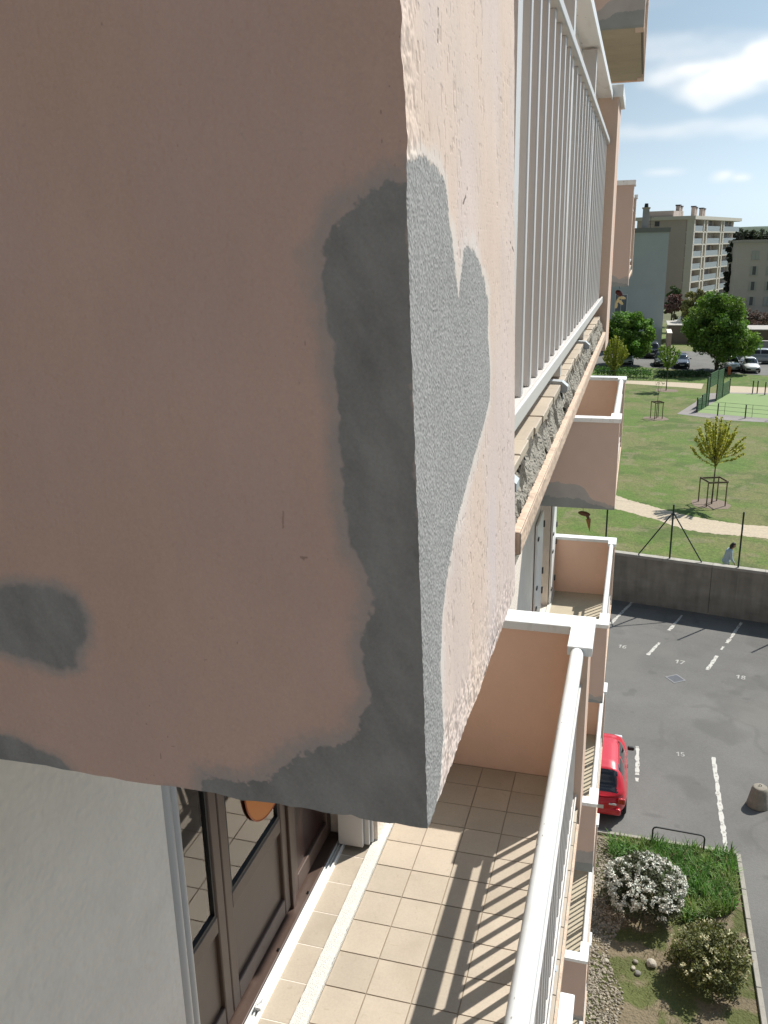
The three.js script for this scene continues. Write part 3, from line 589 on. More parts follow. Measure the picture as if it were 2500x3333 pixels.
// ---- paths on the lawn
const c4 = (x, y) => [1900 + x / 2.765, 1100 + y / 2.765];
const pathTop = [[200, 1380], [280, 1410], [430, 1465], [640, 1520], [860, 1580], [1050, 1620], [1300, 1660], [1659, 1700], [2000, 1712]], pathLow = [[180, 1490], [270, 1530], [480, 1590], [700, 1650], [900, 1720], [1150, 1760], [1400, 1780], [1659, 1805], [2000, 1812]];
const smoothLine = (pts, n, y) => { const c = new THREE.CatmullRomCurve3(pts.map(p => onY(...c4(...p), y))); return c.getPoints(n * 5).map((p, i) => [p.x, p.z + (fbm(i * 0.35, pts[0][1] * 0.1, 3) - 0.5) * 0.28]); };
structure('path', flatPoly(smoothLine(pathTop, 40, LAWN).concat(smoothLine(pathLow, 40, LAWN).reverse()), LAWN + 0.006), gravelMat);
structure('path', flatPoly(smoothLine([[-300, 372], [370, 382], [640, 391], [1080, 412]], 20, LAWN).concat(smoothLine([[-300, 398], [365, 411], [660, 430], [1060, 458]], 20, LAWN).reverse()), LAWN + 0.006), gravelMat);
structure('path', flatPoly(smoothLine([[1300, 432], [1659, 446], [2000, 452]], 6, LAWN).concat(smoothLine([[1300, 502], [1659, 512], [2000, 516]], 6, LAWN).reverse()), LAWN + 0.008), gravelMat);
// greener strips beyond the paths, far parking
structure('grass_strip', flatPoly(loop([c4(-400, 250), c4(730, 292), c4(1100, 310), c4(1659, 334), c4(2200, 340), c4(2200, 440), c4(1320, 428), c4(1090, 408), c4(640, 388), c4(-400, 372)], LAWN), LAWN + 0.004), verge);
structure('far_parking', flatPoly(loop([[1500, 1182], [1960, 1190], [2060, 1193], [2230, 1205], [2480, 1222], [2900, 1234], [2900, 1165], [2480, 1150], [2100, 1140], [1500, 1130]], LAWN), LAWN + 0.012), asphalt);
// ball court: apron and green surface
const green = mottle([0.20, 0.28, 0.115], 0.06, 6, 6, 0.95);
structure('court_apron', flatPoly(loop([c4(838, 684), c4(1000, 582), c4(1090, 500), c4(1330, 492), c4(2200, 505), c4(2200, 790), c4(1300, 742)], LAWN), LAWN + 0.010), mottle([0.24, 0.22, 0.21], 0.1, 2, 6));
structure('ball_court', flatPoly(loop([[2268, 1343], [2372, 1281], [2460, 1283], [2560, 1287], [2640, 1376], [2500, 1363]], LAWN), LAWN + 0.016), green);

// ---- retaining wall and its fence
{
  const a = thing('retaining_wall', 'long dark concrete retaining wall with pale cap above the parking', 'wall', WA[0], 0, WA[1], -Math.atan2(WD[1], WD[0]));
  const wm = new THREE.MeshStandardMaterial({ roughness: 0.95, map: colorTex(512, 512, (u, v) => { const st = fbm(u * 30, v * 3, 4, 0, 3), n = fbm(u * 8, v * 8, 4, 8); return [0.26, 0.24, 0.205].map(k => k * (0.55 + 0.5 * st + 0.5 * n)); }, [1 / 5, 1 / 2.6]) });
  for (let t = -16; t < 24; t++) { const x0 = t * 4, x1 = x0 + 3.985; mesh('wall_panel', B(x0, x1, 0, 2.08, 0, -0.22), wm, a); }
  const cap = mottle([0.36, 0.34, 0.30], 0.2, 1.5, 8, 0.9);
  for (let t = -32; t < 48; t++) mesh('cap_stone', B(t * 2 + 0.004, t * 2 + 1.996, 2.0805, 2.20, 0.03, -0.28, 0.012), cap, a);
}
{
  const f = thing('fence', 'dark green steel fence posts and braces standing on the retaining wall', 'fence', WA[0], 2.2, WA[1], -Math.atan2(WD[1], WD[0]));
  for (let i = -9; i < 18; i++) {
    const x = 2.27 + i * 2.70;
    mesh('post', bar([x, 0, -0.12], [x, 2.36, -0.12], 0.036, 0.036, 10), M.postGreen, f);
    if (i % 8 === 0) for (const s of [-1, 1]) mesh('brace', bar([x + s * 1.28, 0.01, -0.12], [x + s * 0.03, 1.98, -0.12], 0.027, 0.027, 8), M.postGreen, f);
  }
  for (const y of [0.08, 1.2, 2.3]) mesh('tension_wire', bar([2.27 - 9 * 2.7, y, -0.085], [2.27 + 17 * 2.7, y, -0.085], 0.0022, 0.0022, 5), M.postGreen, f);
}

// ================================================================= PLANTS
const LEAF = new THREE.MeshPhysicalMaterial({ vertexColors: true, roughness: 0.95, side: THREE.DoubleSide, transmission: 0.35, thickness: 0 });
class Leaves {
  constructor(seed) { this.p = []; this.c = []; this.r = RNG(seed); }
  leaf(x, y, z, s, col, elong = 1.6, upBias = 0.35) {
    const r = this.r, d = new THREE.Vector3(r() - 0.5, r() - 0.5 + 0.0, r() - 0.5).normalize(), nrm = new THREE.Vector3(r() - 0.5, r() - 0.5 + upBias, r() - 0.5).normalize();
    const e = new THREE.Vector3().crossVectors(nrm, d).normalize(), q = d.multiplyScalar(s * elong * 0.5); e.multiplyScalar(s * 0.5);
    const k = 0.75 + 0.5 * r(), cc = [col[0] * k * (0.9 + 0.2 * r()), col[1] * k, col[2] * k];
    const P = [[-q.x, -q.y, -q.z], [e.x, e.y, e.z], [q.x, q.y, q.z], [-e.x, -e.y, -e.z]];
    for (const i of [0, 1, 2, 0, 2, 3]) { this.p.push(x + P[i][0], y + P[i][1], z + P[i][2]); this.c.push(...cc); }
  }
  blade(x, y, z, h, w, lean, ang, col) {          // an upright strap leaf that bends over
    const r = this.r, k = 0.7 + 0.6 * r(), cc = col.map(v => v * k), dx = Math.cos(ang), dz = Math.sin(ang), sx = -dz * w / 2, sz = dx * w / 2;
    const pts = [0, 0.45, 0.8, 1].map(t => [x + dx * lean * t * t, y + h * (t - 0.28 * lean / h * t * t), z + dz * lean * t * t, 1 - t ** 3]);
    for (let i = 0; i < 3; i++) { const [a, b, c, wa] = pts[i], [d, e, f, wb] = pts[i + 1]; const V = [[a - sx * wa, b, c - sz * wa], [a + sx * wa, b, c + sz * wa], [d - sx * wb, e, f - sz * wb], [d + sx * wb, e, f + sz * wb]]; for (const q of [0, 1, 2, 1, 3, 2]) { this.p.push(...V[q]); this.c.push(...cc); } }
  }
  clump(cx, cy, cz, rad, n, s, col, flat = 1) {
    for (let i = 0; i < n; i++) { const u = this.r() * 2 - 1, a = this.r() * 6.2832, q = Math.pow(this.r(), 0.42) * rad, w = Math.sqrt(1 - u * u); this.leaf(cx + q * w * Math.cos(a), cy + q * u * flat, cz + q * w * Math.sin(a), s * (0.7 + 0.6 * this.r()), col); }
  }
  geo() { const g = new THREE.BufferGeometry(); g.setAttribute('position', new THREE.Float32BufferAttribute(this.p, 3)); g.setAttribute('color', new THREE.Float32BufferAttribute(this.c, 3)); g.computeVertexNormals(); const uv = new Float32Array(this.p.length / 3 * 2); g.setAttribute('uv', new THREE.BufferAttribute(uv, 2)); return g; }
}
const bark = mottle([0.105, 0.085, 0.062], 0.25, 0.5, 6, 0.95);
function limbs(seed, h, r, spread, n, start = 0.35) {   // trunk and limbs from the base up
  const rnd = RNG(seed), gs = [bar([0, -0.05, 0], [0, h * start, 0], r, r * 0.8, 9)], tips = [];
  let x = 0, z = 0, y = h * start;
  for (let i = 0; i < 4; i++) { const nx = x + (rnd() - 0.5) * r, nz = z + (rnd() - 0.5) * r, ny = y + h * (1 - start) * 0.22; gs.push(bar([x, y, z], [nx, ny, nz], r * (0.8 - i * 0.16), r * (0.66 - i * 0.16), 7)); x = nx; y = ny; z = nz; }
  for (let i = 0; i < n; i++) { const t = rnd(), a = i * 2.399 + rnd(), y0 = h * (start * 0.85 + (0.9 - start) * t), L = spread * (1 - 0.55 * t) * (0.65 + 0.35 * rnd()), tip = [Math.cos(a) * L, y0 + L * (0.35 + 0.5 * rnd()), Math.sin(a) * L]; gs.push(bar([0, y0, 0], tip, r * 0.34 * (1 - t * 0.6), r * 0.08, 5)); tips.push(tip); }
  return { geo: uvm(merge(gs)), tips };
}
function broadTree(name, label, p, h, w, col, seed, o = {}) {
  const t = thing(name, label, 'tree', p.x, p.y, p.z, 0, o.group);
  const { geo, tips } = limbs(seed, h, o.r || h * 0.022, w * 0.42, o.n || 16, o.start || 0.22);
  mesh('trunk', geo, bark, t);
  const L = new Leaves(seed + 1), r = L.r, cy = h * (o.mid || 0.60), ry = h * (o.ry || 0.40);
  const N = o.clumps || 90;
  for (let i = 0; i < N; i++) {
    const u = r() * 2 - 1, a = r() * 6.2832, q = Math.pow(r(), 0.36), ww = Math.sqrt(1 - u * u), lump = 0.60 + 0.72 * vn(Math.cos(a) * 2 + 9, u * 2.2 + seed, Math.sin(a) * 2 + 3);
    const egg = 1 - 0.16 * u;
    const k = 0.8 + 0.45 * r();
    L.clump(q * ww * Math.cos(a) * w / 2 * lump * egg, cy + q * u * ry * lump, q * ww * Math.sin(a) * w / 2 * lump * egg, w * (0.085 + 0.05 * r()), o.per || 130, o.leaf || 0.16, [col[0] * k * (0.9 + 0.3 * r()), col[1] * k, col[2] * k], 0.8);
  }
  for (const q of tips) L.clump(...q, w * 0.08, 60, o.leaf || 0.16, col);
  mesh('crown', L.geo(), LEAF, t); return t;
}
function sparseTree(name, label, p, h, w, trunkH, col, seed, o = {}) {   // young tree with ascending twigs
  const t = thing(name, label, 'tree', p.x, p.y, p.z, 0, o.group), rnd = RNG(seed), gs = [bar([0, -0.05, 0], [0.02, trunkH, 0.01], o.r || 0.045, 0.03, 8)];
  const L = new Leaves(seed + 5);
  for (let i = 0; i < (o.n || 26); i++) {
    const a = i * 2.399 + rnd() * 0.5, t0 = rnd(), y0 = trunkH * (0.96 + 0.08 * t0) + (h - trunkH) * 0.25 * t0, out = w / 2 * (0.30 + 0.78 * rnd()), topY = y0 + (h - y0) * (1 - 0.55 * (out / (w / 2)) ** 2) * (0.75 + 0.3 * rnd());
    const mid = [Math.cos(a) * out * 0.62, mix(y0, topY, 0.42), Math.sin(a) * out * 0.62], tip = [Math.cos(a) * out, topY, Math.sin(a) * out];
    gs.push(bar([0.01, y0, 0], mid, 0.014, 0.009, 5), bar(mid, tip, 0.009, 0.004, 4));
    for (let k = 0; k < (o.per || 46); k++) { const s = Math.pow(rnd(), 0.8), b = s < 0.35 ? [mix(0, mid[0], s / 0.35), mix(y0, mid[1], s / 0.35), mix(0, mid[2], s / 0.35)] : [mix(mid[0], tip[0], (s - 0.35) / 0.65), mix(mid[1], tip[1], (s - 0.35) / 0.65), mix(mid[2], tip[2], (s - 0.35) / 0.65)]; const j = 0.10; L.leaf(b[0] + (rnd() - 0.5) * j, b[1] + (rnd() - 0.5) * j, b[2] + (rnd() - 0.5) * j, (o.leaf || 0.06) * (0.7 + 0.6 * rnd()), col); }
  }
  gs.push(bar([0, trunkH, 0], [0, mix(trunkH, h, 0.9), 0], 0.028, 0.008, 6));
  mesh('trunk', uvm(merge(gs)), bark, t); mesh('crown', L.geo(), LEAF, t); return t;
}
function treeGuard(label, p, w, h, turn = 0.3) {
  const t = thing('tree_guard', label, 'tree guard', p.x, LAWN, p.z, turn, 'wooden stake frames on the lawn'), wd = mottle([0.16, 0.125, 0.09], 0.2, 0.4, 6, 0.9);
  for (const sx of [-1, 1]) for (const sz of [-1, 1]) mesh('stake', bar([sx * w / 2, -0.05, sz * w / 2], [sx * w / 2, h, sz * w / 2], 0.035, 0.032, 7), wd, t);
  for (const s of [-1, 1]) { mesh('rail', B(-w / 2 - 0.05, w / 2 + 0.05, h - 0.10, h - 0.01, s * w / 2 + 0.034, s * w / 2 + 0.055), wd, t); mesh('rail', B(s * w / 2 + 0.034, s * w / 2 + 0.055, h - 0.10, h - 0.01, -w / 2 - 0.05, w / 2 + 0.03), wd, t); }
  return t;
}
const mulch = mottle([0.20, 0.155, 0.12], 0.3, 0.4, 8, 0.98);
const disc = (p, r, seed) => structure('mulch_ring', flatPoly(Array.from({ length: 22 }, (_, i) => { const a = i / 22 * 6.2832, q = r * (0.8 + 0.4 * vn(i * 0.7, seed)); return [p.x + Math.cos(a) * q, p.z + Math.sin(a) * q]; }), LAWN + 0.009), mulch);
const pxm = (p, n) => n * depthOf(p) / FPX;        // n photo pixels at p's distance, in metres
{
  const YG = [0.44, 0.45, 0.045];
  const p1 = onY(2316, 1640, LAWN); disc(p1, 0.95, 3);
  sparseTree('young_tree', 'young yellow-green tree inside a four-stake frame beside the curved path', p1, pxm(p1, 293), pxm(p1, 168), pxm(p1, 124), YG, 41, { n: 46, per: 85, leaf: 0.085 });
  treeGuard('four dark stakes with a square top rail around the yellow-green young tree', p1, pxm(p1, 62), pxm(p1, 84), 0.35);
  const p2 = onY(2136, 1362, LAWN); disc(p2, 0.9, 9);
  const st = thing('young_tree', 'thin leafless young tree inside a small stake frame on the open lawn', 'tree', p2.x, p2.y, p2.z);
  mesh('trunk', uvm(merge([bar([0, -0.05, 0], [0.03, 3.0, 0], 0.03, 0.012, 7), bar([0.02, 1.9, 0], [0.35, 2.9, 0.1], 0.012, 0.004, 5), bar([0.02, 2.1, 0], [-0.3, 3.0, -0.1], 0.012, 0.004, 5)])), bark, st);
  { const L = new Leaves(77); for (let i = 0; i < 5; i++) L.clump((L.r() - 0.5) * 0.7, 2.5 + L.r() * 0.7, (L.r() - 0.5) * 0.7, 0.2, 9, 0.06, [0.12, 0.13, 0.03]); mesh('crown', L.geo(), LEAF, st); }
  treeGuard('small pale stake frame around the leafless young tree', p2, pxm(p2, 27), pxm(p2, 56), 0.5);
  const p3 = onY(2168, 1271, LAWN); disc(p3, 1.1, 15);
  sparseTree('young_tree', 'slender young tree with loose light green leaves beside the far gravel path', p3, pxm(p3, 160), pxm(p3, 84), pxm(p3, 66), [0.22, 0.34, 0.05], 52, { n: 26, per: 55, leaf: 0.14, r: 0.05 });
  const p4 = onY(1998, 1226, LAWN);
  sparseTree('young_tree', 'feathery yellow-green sapling growing in front of the round leafy tree', p4, pxm(p4, 140), pxm(p4, 84), pxm(p4, 8), [0.34, 0.38, 0.04], 63, { n: 60, per: 60, leaf: 0.12 });
  const pb = onY(2330, 1208, LAWN);
  broadTree('leafy_tree', 'large dense green tree standing between the ball court and the parked cars', pb, pxm(pb, 250), pxm(pb, 216), [0.13, 0.25, 0.028], 101, { clumps: 150, per: 150, leaf: 0.20, start: 0.16, mid: 0.56, ry: 0.44 });
  const pl = onY(2040, 1187, LAWN);
  broadTree('leafy_tree', 'round bright green tree in front of the blue-grey gable', pl, pxm(pl, 158), pxm(pl, 158), [0.13, 0.27, 0.028], 131, { clumps: 100, per: 140, leaf: 0.20, start: 0.2, mid: 0.62, ry: 0.38 });
  // further trees
  const pf = new THREE.Vector3(0, LAWN, 0);
  const far = (px, py) => onY(px, py, LAWN);
  const q1 = far(2258, 1105); broadTree('leafy_tree', 'loose yellow-green tree rising behind the large dense tree', q1, pxm(q1, 172), pxm(q1, 92), [0.15, 0.16, 0.035], 161, { clumps: 60, per: 60, leaf: 0.24 });
  const q2 = far(2190, 1080); broadTree('plum_tree', 'dusky pink plum tree with bare forked trunk beside the gable', q2, pxm(q2, 118), pxm(q2, 66), [0.13, 0.065, 0.055], 171, { clumps: 60, per: 70, leaf: 0.2, mid: 0.74, ry: 0.26, start: 0.5 });
  const q3 = far(2184, 1062); broadTree('leafy_tree', 'dark green bushy tree against the shaded tower wall', q3, pxm(q3, 138), pxm(q3, 48), [0.05, 0.085, 0.02], 181, { clumps: 50, per: 60, leaf: 0.3 });
  const q4 = far(2455, 1086); broadTree('plum_tree', 'low reddish brown shrub row below the grey block', q4, pxm(q4, 60), pxm(q4, 150), [0.12, 0.08, 0.06], 191, { clumps: 70, per: 60, leaf: 0.22, mid: 0.6 });
  const qc = far(2380, 1018); broadTree('cedar_tree', 'tall dark cedar between the tower and the grey block', qc, pxm(qc, 268), pxm(qc, 62), [0.024, 0.036, 0.02], 201, { clumps: 110, per: 90, leaf: 0.45, start: 0.1, mid: 0.55, ry: 0.46 });
  const rr = RNG(88);
  for (let i = 0; i < 9; i++) { const q = onY(2360 + i * 22, 842 - i * 0.2, LAWN); q.multiplyScalar(1); const qq = new THREE.Vector3(q.x, LAWN, q.z); broadTree('distant_tree', 'dark tree of the row along the horizon behind the grey block', qq, 17 + rr() * 5, 16 + rr() * 8, [0.05, 0.07, 0.03], 300 + i, { clumps: 26, per: 40, leaf: 0.9, group: 'trees along the horizon' }); }
}
// hedge with its low railing, court-side hedge
function hedge(label, pts, h, w, seed, col) {
  const a = onY(...pts[0], LAWN), b = onY(...pts[1], LAWN), d = b.clone().sub(a), L = new Leaves(seed), n = Math.round(d.length() / 0.16);
  const t = thing('hedge', label, 'hedge', a.x, LAWN, a.z), dir = d.clone().normalize(), nx = -dir.z, nz = dir.x;
  for (let i = 0; i < n; i++) for (let k = 0; k < 3; k++) { const s = i / n * d.length(), o = (L.r() - 0.5) * w; L.clump(dir.x * s + nx * o, h * (0.25 + 0.5 * L.r()), dir.z * s + nz * o, h * 0.36, 22, 0.10, col); }
  mesh('foliage', L.geo(), LEAF, t); return t;
}
hedge('clipped bright green hedge beyond the pale gravel path', [[1940, 1222], [2122, 1229]], 1.05, 1.0, 501, [0.09, 0.23, 0.026]);
{
  const f = thing('garden_fence', 'low dark railing fence in front of the clipped hedge', 'fence');
  const A = onY(1945, 1237, LAWN), Bq = onY(2126, 1237, LAWN), Cq = onY(2160, 1218, LAWN);
  for (const [p, q] of [[A, Bq], [Bq, Cq]]) {
    const n = Math.round(p.distanceTo(q) / 0.32);
    for (let i = 0; i <= n; i++) { const x = mix(p.x, q.x, i / n), z = mix(p.z, q.z, i / n); mesh('upright', bar([x, LAWN, z], [x, LAWN + 1.0, z], 0.018, 0.018, 5), M.postGreen, f); }
    for (const y of [0.12, 0.95]) mesh('rail', bar([p.x, LAWN + y, p.z], [q.x, LAWN + y, q.z], 0.02, 0.02, 5), M.postGreen, f);
  }
}
hedge('dark green low hedge in the shade of the large tree', [[2150, 1228], [2298, 1224]], 0.7, 1.2, 511, [0.035, 0.085, 0.014]);

// ---- planting bed: iris leaves, flowering shrubs, stones
const c7 = (x, y) => [1850 + x / 2.552, 2600 + y / 2.552];
{
  const L = new Leaves(701), inP = loop([c7(335, 350), c7(690, 395), c7(1000, 440), c7(1365, 470), c7(1405, 900), c7(1330, 965), c7(1110, 1010), c7(960, 1050), c7(850, 900), c7(700, 620), c7(350, 480)], 0.03);
  let n = 0; const xs = inP.map(p => p[0]), zs = inP.map(p => p[1]);
  while (n < 4600) { const x = mix(Math.min(...xs), Math.max(...xs), L.r()), z = mix(Math.min(...zs), Math.max(...zs), L.r()); if (sdPoly(x, z, inP) > 0.02 * L.r()) continue; n++; const clumpy = vn(x * 4 + 3, z * 4, 7); if (clumpy < 0.22 && L.r() < 0.8) continue; const h = (0.2 + 0.24 * L.r()) * (0.65 + 0.7 * clumpy); const y = vn(x * 3, z * 3, 1) + (L.r() - 0.5) * 0.3, dead = L.r() < 0.06; L.blade(x, 0.02, z, h, 0.022 + 0.016 * L.r(), 0.06 + 0.24 * L.r(), L.r() * 6.2832, dead ? [0.30, 0.25, 0.10] : y > 0.62 ? [0.18, 0.27, 0.05] : [0.11, 0.25, 0.032]); }
  const o = mesh('iris_leaves', L.geo(), LEAF, scene); o.userData = { kind: 'stuff', label: 'dense bright green strap leaves filling the planting bed behind the hoop', category: 'plants' };
}
const whiteFlower = new THREE.MeshStandardMaterial({ vertexColors: true, roughness: 0.8, side: THREE.DoubleSide });
function shrub(label, p, rx, h, leafCol, seed, nFl, nCl, flCol, holes) {
  const t = thing('flowering_shrub', label, 'shrub', p.x, 0.02, p.z), L = new Leaves(seed), F = new Leaves(seed + 9), gs = [];
  for (let i = 0; i < 14; i++) { const a = i * 2.399, q = rx * (0.3 + 0.6 * L.r()); gs.push(bar([0.05 * Math.cos(a), -0.02, 0.05 * Math.sin(a)], [Math.cos(a) * q, h * (0.55 + 0.35 * L.r()), Math.sin(a) * q], 0.016, 0.005, 5)); }
  mesh('stem', uvm(merge(gs)), bark, t);
  for (let i = 0; i < nCl; i++) { const u = L.r() * 1.7 - 0.7, a = L.r() * 6.2832, w = Math.sqrt(Math.max(0, 1 - u * u)), q = Math.pow(L.r(), 0.3), lump = 0.78 + 0.44 * vn(Math.cos(a) * 2 + 5, u * 2, Math.sin(a) * 2); const k = 0.75 + 0.5 * L.r(); L.clump(q * w * Math.cos(a) * rx * lump, h * 0.52 + q * u * h * 0.5 * lump, q * w * Math.sin(a) * rx * lump, 0.13, 34, 0.042, leafCol.map(v => v * k)); }
  for (let i = 0; i < nFl; i++) { const u = F.r() * 1.25 - 0.25, a = F.r() * 6.2832, w = Math.sqrt(Math.max(0, 1 - u * u)), lump = 0.78 + 0.44 * vn(Math.cos(a) * 2 + 5, u * 2, Math.sin(a) * 2); if (vn(Math.cos(a) * 3 + 20, u * 4, Math.sin(a) * 3) < holes) continue; F.clump(w * Math.cos(a) * rx * lump * 1.02, h * 0.52 + u * h * 0.52 * lump, w * Math.sin(a) * rx * lump * 1.02, 0.045 + 0.03 * F.r(), 16, 0.034, flCol, 0.7); }
  mesh('foliage', L.geo(), LEAF, t); mesh('blossom', F.geo(), whiteFlower, t).userData.label = 'clusters of small white flowers'; return t;
}
{
  const p = onY(...c7(600, 930), 0.03);
  shrub('rounded shrub covered in white blossom beside the iris leaves', p, 0.88, 1.20, [0.075, 0.090, 0.034], 811, 620, 260, [0.62, 0.62, 0.54], 0.40);
  const q = onY(...c7(1150, 1500), 0.03);
  shrub('olive green shrub with few cream flowers beside the kerb', q, 0.80, 1.05, [0.125, 0.135, 0.025], 823, 90, 230, [0.46, 0.43, 0.25], 0.5);
}
{
  const sm = [mottle([0.40, 0.36, 0.29], 0.15, 0.2, 5, 0.95), mottle([0.30, 0.27, 0.22], 0.2, 0.2, 5, 0.95), mottle([0.20, 0.19, 0.17], 0.2, 0.2, 5, 0.95)];
  const lump = (r, seed) => { const g = new THREE.IcosahedronGeometry(r, 2), p = g.attributes.position; for (let i = 0; i < p.count; i++) { const k = 0.72 + 0.5 * vn(p.getX(i) / r * 1.3 + seed, p.getY(i) / r * 1.3 + 9, p.getZ(i) / r * 1.3 + 5); p.setXYZ(i, p.getX(i) * k, p.getY(i) * k * 0.7, p.getZ(i) * k); } g.computeVertexNormals(); return uvm(nonIdx(g)); };
  for (const [x, y, r, m, lab] of [[688, 1380, 0.12, 0, 'largest pale stone lying on the bare soil'], [540, 1415, 0.055, 0, 'small white stone beside the largest pale stone'], [575, 1455, 0.065, 2, 'dark round stone near the largest pale stone'], [555, 1358, 0.06, 1, 'small pale stone at the edge of the shrub shadow'], [312, 1355, 0.065, 0, 'tan stone beside the gravel strip']]) { const p = onY(...c7(x, y), 0.03); const t = mesh(numbered('stone'), lump(r, x), sm[m], scene); t.position.set(p.x, 0.03 + r * 0.4, p.z); t.userData = { label: lab, category: 'stone' }; }
  // gravel strip along the building, and grass tufts in the bed
  const rnd = RNG(55), base = [lump(0.02, 3), lump(0.028, 8)], cnt = [5200, 2400];
  for (const i of [0, 1]) {
    const im = new THREE.InstancedMesh(base[i], sm[i], cnt[i]), d = new THREE.Object3D();
    for (let k = 0; k < cnt[i]; k++) { const z = mix(-9.5, -20.2, rnd()), x = -0.72 + 1.0 * Math.pow(rnd(), 1.4) + (vn(z * 0.8, 4) - 0.4) * 0.7; d.position.set(x, 0.035, z); d.rotation.set(rnd() * 6, rnd() * 6, rnd() * 6); d.scale.setScalar(0.5 + rnd() * 1.1); d.updateMatrix(); im.setMatrixAt(k, d.matrix); { const q = 0.6 + 0.55 * rnd(); im.setColorAt(k, lin(q, q * 0.97, q * 0.92)); } }
    im.name = numbered('gravel'); im.castShadow = im.receiveShadow = true; im.userData = { kind: 'stuff', label: i ? 'coarse loose gravel along the foot of the building' : 'fine pale gravel along the foot of the building', category: 'gravel' }; scene.add(im);
  }
  const L = new Leaves(905);
  for (let k = 0; k < 9000; k++) { const x = mix(-0.3, 3.15, L.r()), z = mix(-9.5, -20, L.r()); if (fbm(x * 1.3, z * 1.3, 3) < 0.47) continue; L.blade(x, 0.025, z, 0.05 + 0.06 * L.r(), 0.008, 0.04 * L.r(), L.r() * 6.28, [0.085, 0.105, 0.025]); }
  const o = mesh('bed_grass', L.geo(), LEAF, scene); o.userData = { kind: 'stuff', label: 'short thin grass growing over the soil of the planting bed', category: 'grass' };
}
// ---- black hoop, bollard
{
  const a = onY(...c7(690, 400), 0.0), b = onY(...c7(1117, 480), 0.0), h = 0.62;
  const t = thing('hoop_barrier', 'bent black steel hoop standing at the edge of the iris leaves', 'barrier', a.x, 0, a.z);
  const d = b.clone().sub(a), L = d.length(); d.normalize(); const P = (s, y) => new THREE.Vector3(d.x * s, y, d.z * s), r = 0.09;
  const pts = [P(0, -0.03), P(0, h - r), P(r * 0.3, h - r * 0.3), P(r, h), P(L / 2, h), P(L - r, h), P(L - r * 0.3, h - r * 0.3), P(L, h - r), P(L, -0.03)];
  const curve = new THREE.CurvePath(); for (let i = 0; i + 1 < pts.length; i++) curve.add(new THREE.LineCurve3(pts[i], pts[i + 1]));
  mesh('tube', nonIdx(new THREE.TubeGeometry(new THREE.CatmullRomCurve3(pts, false, 'catmullrom', 0.05), 90, 0.021, 8)), M.black, t);
  for (const s of [0, L]) mesh('foot_plate', (() => { const q = new THREE.CylinderGeometry(0.05, 0.05, 0.01, 12); q.translate(d.x * s, 0.012, d.z * s); return q; })(), M.black, t);
  const p = onY(...c6(1575, 1838), 0);
  const bo = thing('concrete_bollard', 'weathered truncated concrete bollard on the asphalt beside the long white line', 'bollard', p.x, 0, p.z);
  const prof = [[0, 0], [0.30, 0], [0.305, 0.02], [0.27, 0.2], [0.215, 0.50], [0.19, 0.57], [0.15, 0.60], [0, 0.605]].map(q => new THREE.Vector2(...q));
  mesh('body', uvm(nonIdx(new THREE.LatheGeometry(prof, 28))), mottle([0.27, 0.245, 0.20], 0.25, 0.4, 6, 0.95, 0.004), bo);
  mesh('lifting_eye', (() => { const q = new THREE.TorusGeometry(0.035, 0.008, 6, 14); q.translate(0, 0.615, 0); return nonIdx(q); })(), M.black, bo);
}

// ================================================================= CARS
function interp(P, s) { for (let i = 0; i + 1 < P.length; i++) if (s <= P[i + 1][0]) { const t = clamp((s - P[i][0]) / (P[i + 1][0] - P[i][0])); return mix(P[i][1], P[i + 1][1], t * t * (3 - 2 * t) * 0.5 + t * 0.5); } return P[P.length - 1][1]; }
const carGlass = new THREE.MeshPhysicalMaterial({ color: lin(0.012, 0.014, 0.02), roughness: 0.06, clearcoat: 1, clearcoatRoughness: 0.02 });
const tyreMat = std([0.02, 0.02, 0.02], 0.85), rimMat = std([0.4, 0.4, 0.41], 0.35, { metalness: 0.7 }), chrome = std([0.6, 0.6, 0.6], 0.25, { metalness: 0.8 });
const tailMat = new THREE.MeshPhysicalMaterial({ color: lin(0.35, 0.015, 0.012), roughness: 0.15, clearcoat: 1 }), lampMat = new THREE.MeshPhysicalMaterial({ color: lin(0.6, 0.62, 0.64), roughness: 0.1, clearcoat: 1 }), plateMat = std([0.6, 0.6, 0.55], 0.5);
function quads(cells) { const p = [], n = []; for (const [a, b, c, d] of cells) for (const v of [a, b, c, b, d, c]) { p.push(...v.p); n.push(...v.n); } const g = new THREE.BufferGeometry(); g.setAttribute('position', new THREE.Float32BufferAttribute(p, 3)); g.setAttribute('normal', new THREE.Float32BufferAttribute(n, 3)); g.setAttribute('uv', new THREE.Float32BufferAttribute(new Float32Array(p.length / 3 * 2), 2)); return g; }
